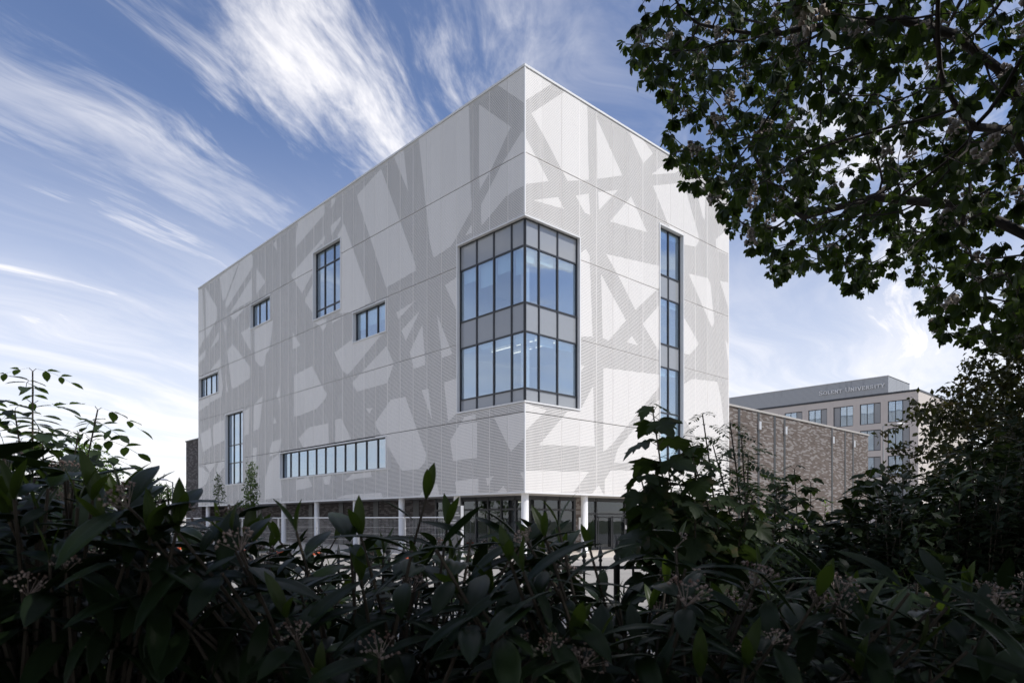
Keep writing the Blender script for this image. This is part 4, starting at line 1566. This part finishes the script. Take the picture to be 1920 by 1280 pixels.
stem_plant('sycamore_sapling', 'sycamore sapling with large lobed leaves against the bright metal wall', (0.80, 2.95),
           [(0.585, 2.90, 2.45), (0.66, 2.95, 2.22), (0.53, 2.85, 2.16), (0.75, 2.9, 2.28), (0.86, 2.95, 2.08), (0.60, 2.8, 1.98), (0.72, 2.75, 2.05), (1.0, 2.9, 2.1), (0.52, 2.8, 1.90)],
           SYC, 'sycamore_leaf', (0.12, 0.17), 0.085, 7, 0.55, 'sapling')
stem_plant('rowan_sapling', 'rowan sapling with feathery leaves growing past the edge of the metal wall', (1.15, 3.3),
           [(0.90, 3.3, 2.50), (1.03, 3.3, 2.46), (1.10, 3.35, 2.40), (0.80, 3.2, 2.36), (1.15, 3.4, 2.30), (0.95, 3.2, 2.25), (1.25, 3.3, 2.15), (0.78, 3.3, 2.2), (1.05, 3.15, 2.12), (0.9, 3.1, 2.05), (1.2, 3.2, 2.0), (0.98, 3.4, 2.36)],
           ROW, 'rowan_leaf', (0.15, 0.22), 0.07, 11, 0.35, 'sapling', 0.02, 2)
stem_plant('sycamore_seedling', 'young sycamore seedling in front of the brown brick hall', (2.15, 5.0),
           [(2.02, 5.0, 2.37), (2.16, 5.05, 2.28), (1.88, 4.95, 2.24), (2.62, 5.1, 2.36), (2.5, 5.0, 2.26)],
           SYC, 'sycamore_leaf', (0.10, 0.15), 0.09, 6, 0.5, 'sapling')
stem_plant('elder_shrub', 'elder shrub with pointed leaflets against the open sky', (-1.95, 2.95),
           [(-1.99, 2.9, 2.62), (-2.18, 2.9, 2.50), (-2.10, 2.95, 2.46), (-1.72, 2.9, 2.46), (-1.80, 2.9, 2.36), (-2.3, 2.9, 2.4), (-1.95, 2.9, 2.36), (-2.0, 2.8, 2.25), (-2.2, 2.85, 2.3), (-1.85, 3.0, 2.24), (-2.15, 2.8, 2.15)],
           ELD, 'elder_leaf', (0.19, 0.28), 0.08, 9, 0.3, 'shrub', 0.03, 2)


# --- trees grown by filling their crown with branches ------------------------------------------
def grow(trunk, attr, step, infl, kill, maxit=160):
    P = [np.asarray(p, float) for p in trunk[0]]
    par = [-1] + list(range(len(P) - 1))
    for limb in trunk[1:]:
        pi = min(range(len(trunk[0])), key=lambda i: np.linalg.norm(P[i] - np.asarray(limb[0])))
        for q in limb[1:]:
            P.append(np.asarray(q, float))
            par.append(pi)
            pi = len(P) - 1
    A = np.asarray(attr, float)
    alive = np.ones(len(A), bool)
    best = np.full(len(A), 1e9)
    bi = np.zeros(len(A), int)
    new = list(range(len(P)))
    for it in range(maxit):
        for i in new:
            d = np.linalg.norm(A - P[i], axis=1)
            m_ = d < best
            best[m_] = d[m_]
            bi[m_] = i
        alive &= best > kill
        act = alive & (best < infl)
        if not act.any():
            break
        new = []
        idx = np.nonzero(act)[0]
        dirs = {}
        for i in idx:
            v = A[i] - P[bi[i]]
            dirs.setdefault(bi[i], []).append(v / np.linalg.norm(v))
        for n_, vs in dirs.items():
            d = np.sum(vs, axis=0) + rng.normal(0, 0.25, 3)
            if np.linalg.norm(d) < 1e-6:
                continue
            q = P[n_] + nrm(d) * step
            P.append(q)
            par.append(n_)
            new.append(len(P) - 1)
        if len(P) > 12000:
            break
    return np.array(P), np.array(par)


def branches(P, par, tip_r, expo=2.35):
    n = len(P)
    kids = [[] for _ in range(n)]
    for i in range(1, n):
        kids[par[i]].append(i)
    acc = np.zeros(n)
    for i in range(n - 1, -1, -1):
        if not kids[i]:
            acc[i] = tip_r ** expo
        else:
            acc[i] = sum(acc[k] for k in kids[i])
    # nodes were appended after their parents, so one backward pass is enough except for seeded limbs
    R_ = acc ** (1 / expo)
    return kids, R_


def skeleton_mesh(P, par, kids, R_, origin, cap_r=0.30):
    mb = MB()
    mb.smooth = True
    stack = [(0, -1)]
    while stack:
        i, pr = stack.pop()
        chain = [pr, i] if pr >= 0 else [i]
        while kids[i]:
            ks = sorted(kids[i], key=lambda k: -R_[k])
            for k in ks[1:]:
                stack.append((k, i))
            i = ks[0]
            chain.append(i)
        if len(chain) < 2:
            continue
        rr = [min(cap_r, R_[c]) for c in chain]
        if pr >= 0:
            rr[0] = rr[1]
        mb.tube([P[c] - origin for c in chain], rr, 7 if rr[0] > 0.05 else 4)
    return mb


def in_poly(x, y, poly):
    r = False
    n = len(poly)
    for i in range(n):
        x0, y0 = poly[i]
        x1, y1 = poly[(i + 1) % n]
        if (y0 > y) != (y1 > y) and x < (x1 - x0) * (y - y0) / (y1 - y0) + x0:
            r = not r
    return r


# horse chestnut: the crown hangs lower and thins out towards the open street side
CC, CR = np.array([7.0, 9.0, 8.4]), np.array([6.1, 5.6, 4.9])
EDGE = [(0.15, 1.8), (0.165, 0.75), (0.150, 0.685), (0.165, 0.655), (0.215, 0.60), (0.195, 0.535), (0.24, 0.49), (0.285, 0.435), (0.335, 0.38), (0.355, 0.345), (0.45, 0.35),
        (0.505, 0.315), (0.53, 0.37), (0.575, 0.35), (0.565, 0.30), (0.605, 0.30), (0.60, 0.255), (0.65, 0.245), (0.74, 0.24), (1.3, 0.22), (3, 0.2), (3, 1.8)]
att = []
rng = np.random.default_rng(5)
while len(att) < 8600:
    q = rng.normal(0, 1, 3)
    q = q / np.linalg.norm(q) * (rng.random() ** (1 / 3)) * 1.0
    if np.linalg.norm(q) < 0.35:
        continue
    p = CC + q * CR
    if p[1] < 3.4:
        continue
    if not in_poly(p[0] / p[1], (p[2] - 2.0) / p[1], EDGE):
        continue
    att.append(p)
trunk = [[(7.7, 9.3, 0.30), (7.65, 9.3, 1.4), (7.5, 9.3, 2.8), (7.3, 9.25, 4.2), (7.1, 9.2, 5.6), (6.95, 9.15, 7.0), (6.85, 9.1, 8.4), (6.8, 9.1, 9.8), (6.7, 9.1, 11)],
         [(6.95, 9.15, 7.0), (6.2, 8.9, 7.75), (5.5, 8.7, 8.05), (4.7, 8.5, 8.1), (3.9, 8.3, 7.9)],
         [(7.1, 9.2, 5.6), (6.3, 8.4, 6.2), (5.5, 7.7, 6.3), (4.7, 7.1, 6.0)],
         [(7.1, 9.2, 5.6), (6.5, 10.0, 6.5), (5.6, 10.8, 7.0), (4.8, 11.5, 7.0)],
         [(6.95, 9.15, 7.0), (8.0, 8.0, 7.6), (8.9, 7.0, 7.9)],
         [(6.85, 9.1, 8.4), (5.9, 8.6, 9.6), (5.0, 8.2, 10.3)],
         [(7.3, 9.25, 4.2), (6.6, 8.2, 4.7), (5.9, 7.2, 4.8), (5.2, 6.5, 4.6)]]
P, par = grow(trunk, att, 0.17, 1.7, 0.28)
kids, RR = branches(P, par, 0.0058)
RR = np.minimum(RR, 0.34)
corg = np.array([7.7, 9.3, 0.30])
TREE = empty('chestnut_tree', corg, 0, 'horse chestnut tree in flower whose drooping branches hang over the street', 'tree')
skeleton_mesh(P, par, kids, RR, corg, 0.36).build('trunk', 'bark', TREE)
cl_inst, fl_inst = [], []
for i in range(len(P)):
    if RR[i] > 0.016 or par[i] < 0:
        continue
    d = nrm(P[i] - P[par[i]])
    tipn = not kids[i]
    nl_ = 3 if tipn else (1 if rng.random() < 0.92 else 0)
    for k in range(nl_):
        q = perp(d, u(0, 6.283))
        ax = nrm(q * 0.9 + d * 0.5 + np.array([0, 0, -u(0.25, 1.3)]))
        cl_inst.append((int(u(0, 5)), frame(ax, (u(-.4, .4), u(-.4, .4), 1)), P[i], u(0.15, 0.26)))
    if tipn and rng.random() < 0.18:
        fl_inst.append((int(u(0, 3)), frame(nrm(d * 0.5 + np.array([u(-.3, .3), u(-.3, .3), 0.8])), (0.3, 1, 0)), P[i], u(0.20, 0.34)))
place_leaves(TREE, corg, PALM, cl_inst, 'chestnut_leaf', 300)
place_leaves(TREE, corg, PAN, fl_inst, 'panicle', 300, 'flower_panicle', 'flower_panicles')
print('chestnut', len(P), len(cl_inst), len(fl_inst))
# unseen chestnut copies added out of view to shade the hedge and the photographer
for j, (loc, rz, lab) in enumerate((((9.2, -0.6, 0.36), 1.2, 'unseen chestnut copy added to shade the hedge from the right'), ((-3.0, -7.5, 0.36), 2.9, 'unseen chestnut copy added behind on the left to block the sky'), ((4.6, -7.0, 0.36), 4.4, 'unseen chestnut copy added behind on the right to block the sky'), ((-8.6, -2.3, 0.36), 0.4, 'unseen chestnut copy added to shade the elder end of the hedge'), ((0.6, -4.7, 0.36), 3.6, 'unseen chestnut copy added to shade the middle of the hedge'))):
    r = empty('chestnut_tree', loc, rz, lab, 'tree')
    for ch in [c for c in TREE.children if c.name.split('.')[0] in ('trunk', 'foliage')]:
        c = ch.copy()
        COL.objects.link(c)
        c.parent = r


def leafy_tree(name, label, base, center, rad, natt, step, kill, tmpl, mat, llen, per, trunk_r=0.12, nobj=0, group=None, keep=None, spread=0.25):
    base, center, rad = np.array(base, float), np.array(center, float), np.array(rad, float)
    att = []
    while len(att) < natt:
        q = rng.normal(0, 1, 3)
        q = q / np.linalg.norm(q) * rng.random() ** (1 / 3)
        p = center + q * rad * (1 + 0.18 * math.sin(5 * q[0] + 3 * q[2]) + 0.12 * math.sin(9 * q[1] + 4))
        if keep and not keep(p):
            continue
        att.append(p)
    n = 7
    tr = [[base + (center - base) * (k / n) + (rng.normal(0, .03, 3) if 0 < k else 0) for k in range(n + 1)]]
    P_, pr_ = grow(tr, att, step, max(rad) * 1.3, kill)
    kd, R_ = branches(P_, pr_, 0.005)
    R_ = R_ * min(1.0, trunk_r / max(R_[0], 1e-6))
    root = empty(name, base, 0, label, 'tree', group)
    skeleton_mesh(P_, pr_, kd, R_, base, trunk_r).build('trunk', 'bark', root)
    inst = []
    for i in range(len(P_)):
        if pr_[i] < 0 or R_[i] > max(0.014, trunk_r * 0.2):
            continue
        for k in range(per if not kd[i] else max(1, per // 2)):
            dr = nrm(rng.normal(0, 1, 3) + np.array([0, 0, -.2]))
            inst.append((int(u(0, len(tmpl))), frame(dr, rng.normal(0, .6, 3) + np.array([0, 0, 1])), P_[i] + rng.normal(0, spread, 3) * llen[1] * 2.0, u(*llen)))
    place_leaves(root, base, tmpl, inst, mat, nobj, 'leaf', 'crown')
    print(name, len(P_), len(inst))
    return root


leafy_tree('field_maple', 'bushy maple tree with reddish leaf tips below the chestnut crown', (9.5, 12.2, 0.3), (9.4, 12.0, 3.55), (2.25, 2.0, 1.75), 2600, 0.13, 0.21, OVT, 'maple_leaf', (0.08, 0.13), 18, 0.12, 300)
leafy_tree('street_tree', 'bright green sunlit tree beyond the elder shrub', (-27.5, 45, 0), (-27.5, 45, 4.6), (2.6, 2.6, 2.6), 700, 0.4, 0.55, OVT, 'bright_leaf', (0.20, 0.34), 6, 0.18)
leafy_tree('young_tree', 'slender young tree with upright crown in front of the columns', (-16.8, 45, 0), (-16.8, 45, 4.2), (0.42, 0.42, 1.55), 190, 0.16, 0.18, OVT, 'far_leaf', (0.12, 0.20), 12, 0.05)
leafy_tree('young_tree', 'smaller slender young tree near the far end of the metal wall', (-23.3, 55.5, 0), (-23.3, 55.5, 4.5), (0.42, 0.42, 1.2), 110, 0.16, 0.20, OVT, 'far_leaf', (0.12, 0.18), 9, 0.05)
ft = leafy_tree('distant_tree', 'round green tree behind the white warehouse, nearest the terracotta house', (-52, 118, 0), (-52, 118, 5.4), (4.2, 4.2, 3.3), 420, 0.6, 0.8, OVT, 'far_leaf', (0.45, 0.75), 6, 0.25, group='trees behind the warehouse')
ORD = iter('second third fourth fifth sixth'.split())
for (x, y, rz) in ((-61, 122, 1.0), (-70, 116, 2.0), (-80, 121, 3.1), (-92, 118, 4.0), (-104, 124, 5.0)):
    t_ = copy_tree(ft, (x, y, 0), rz)
    t_['label'] = 'round green tree behind the white warehouse, %s from the terracotta house' % next(ORD)
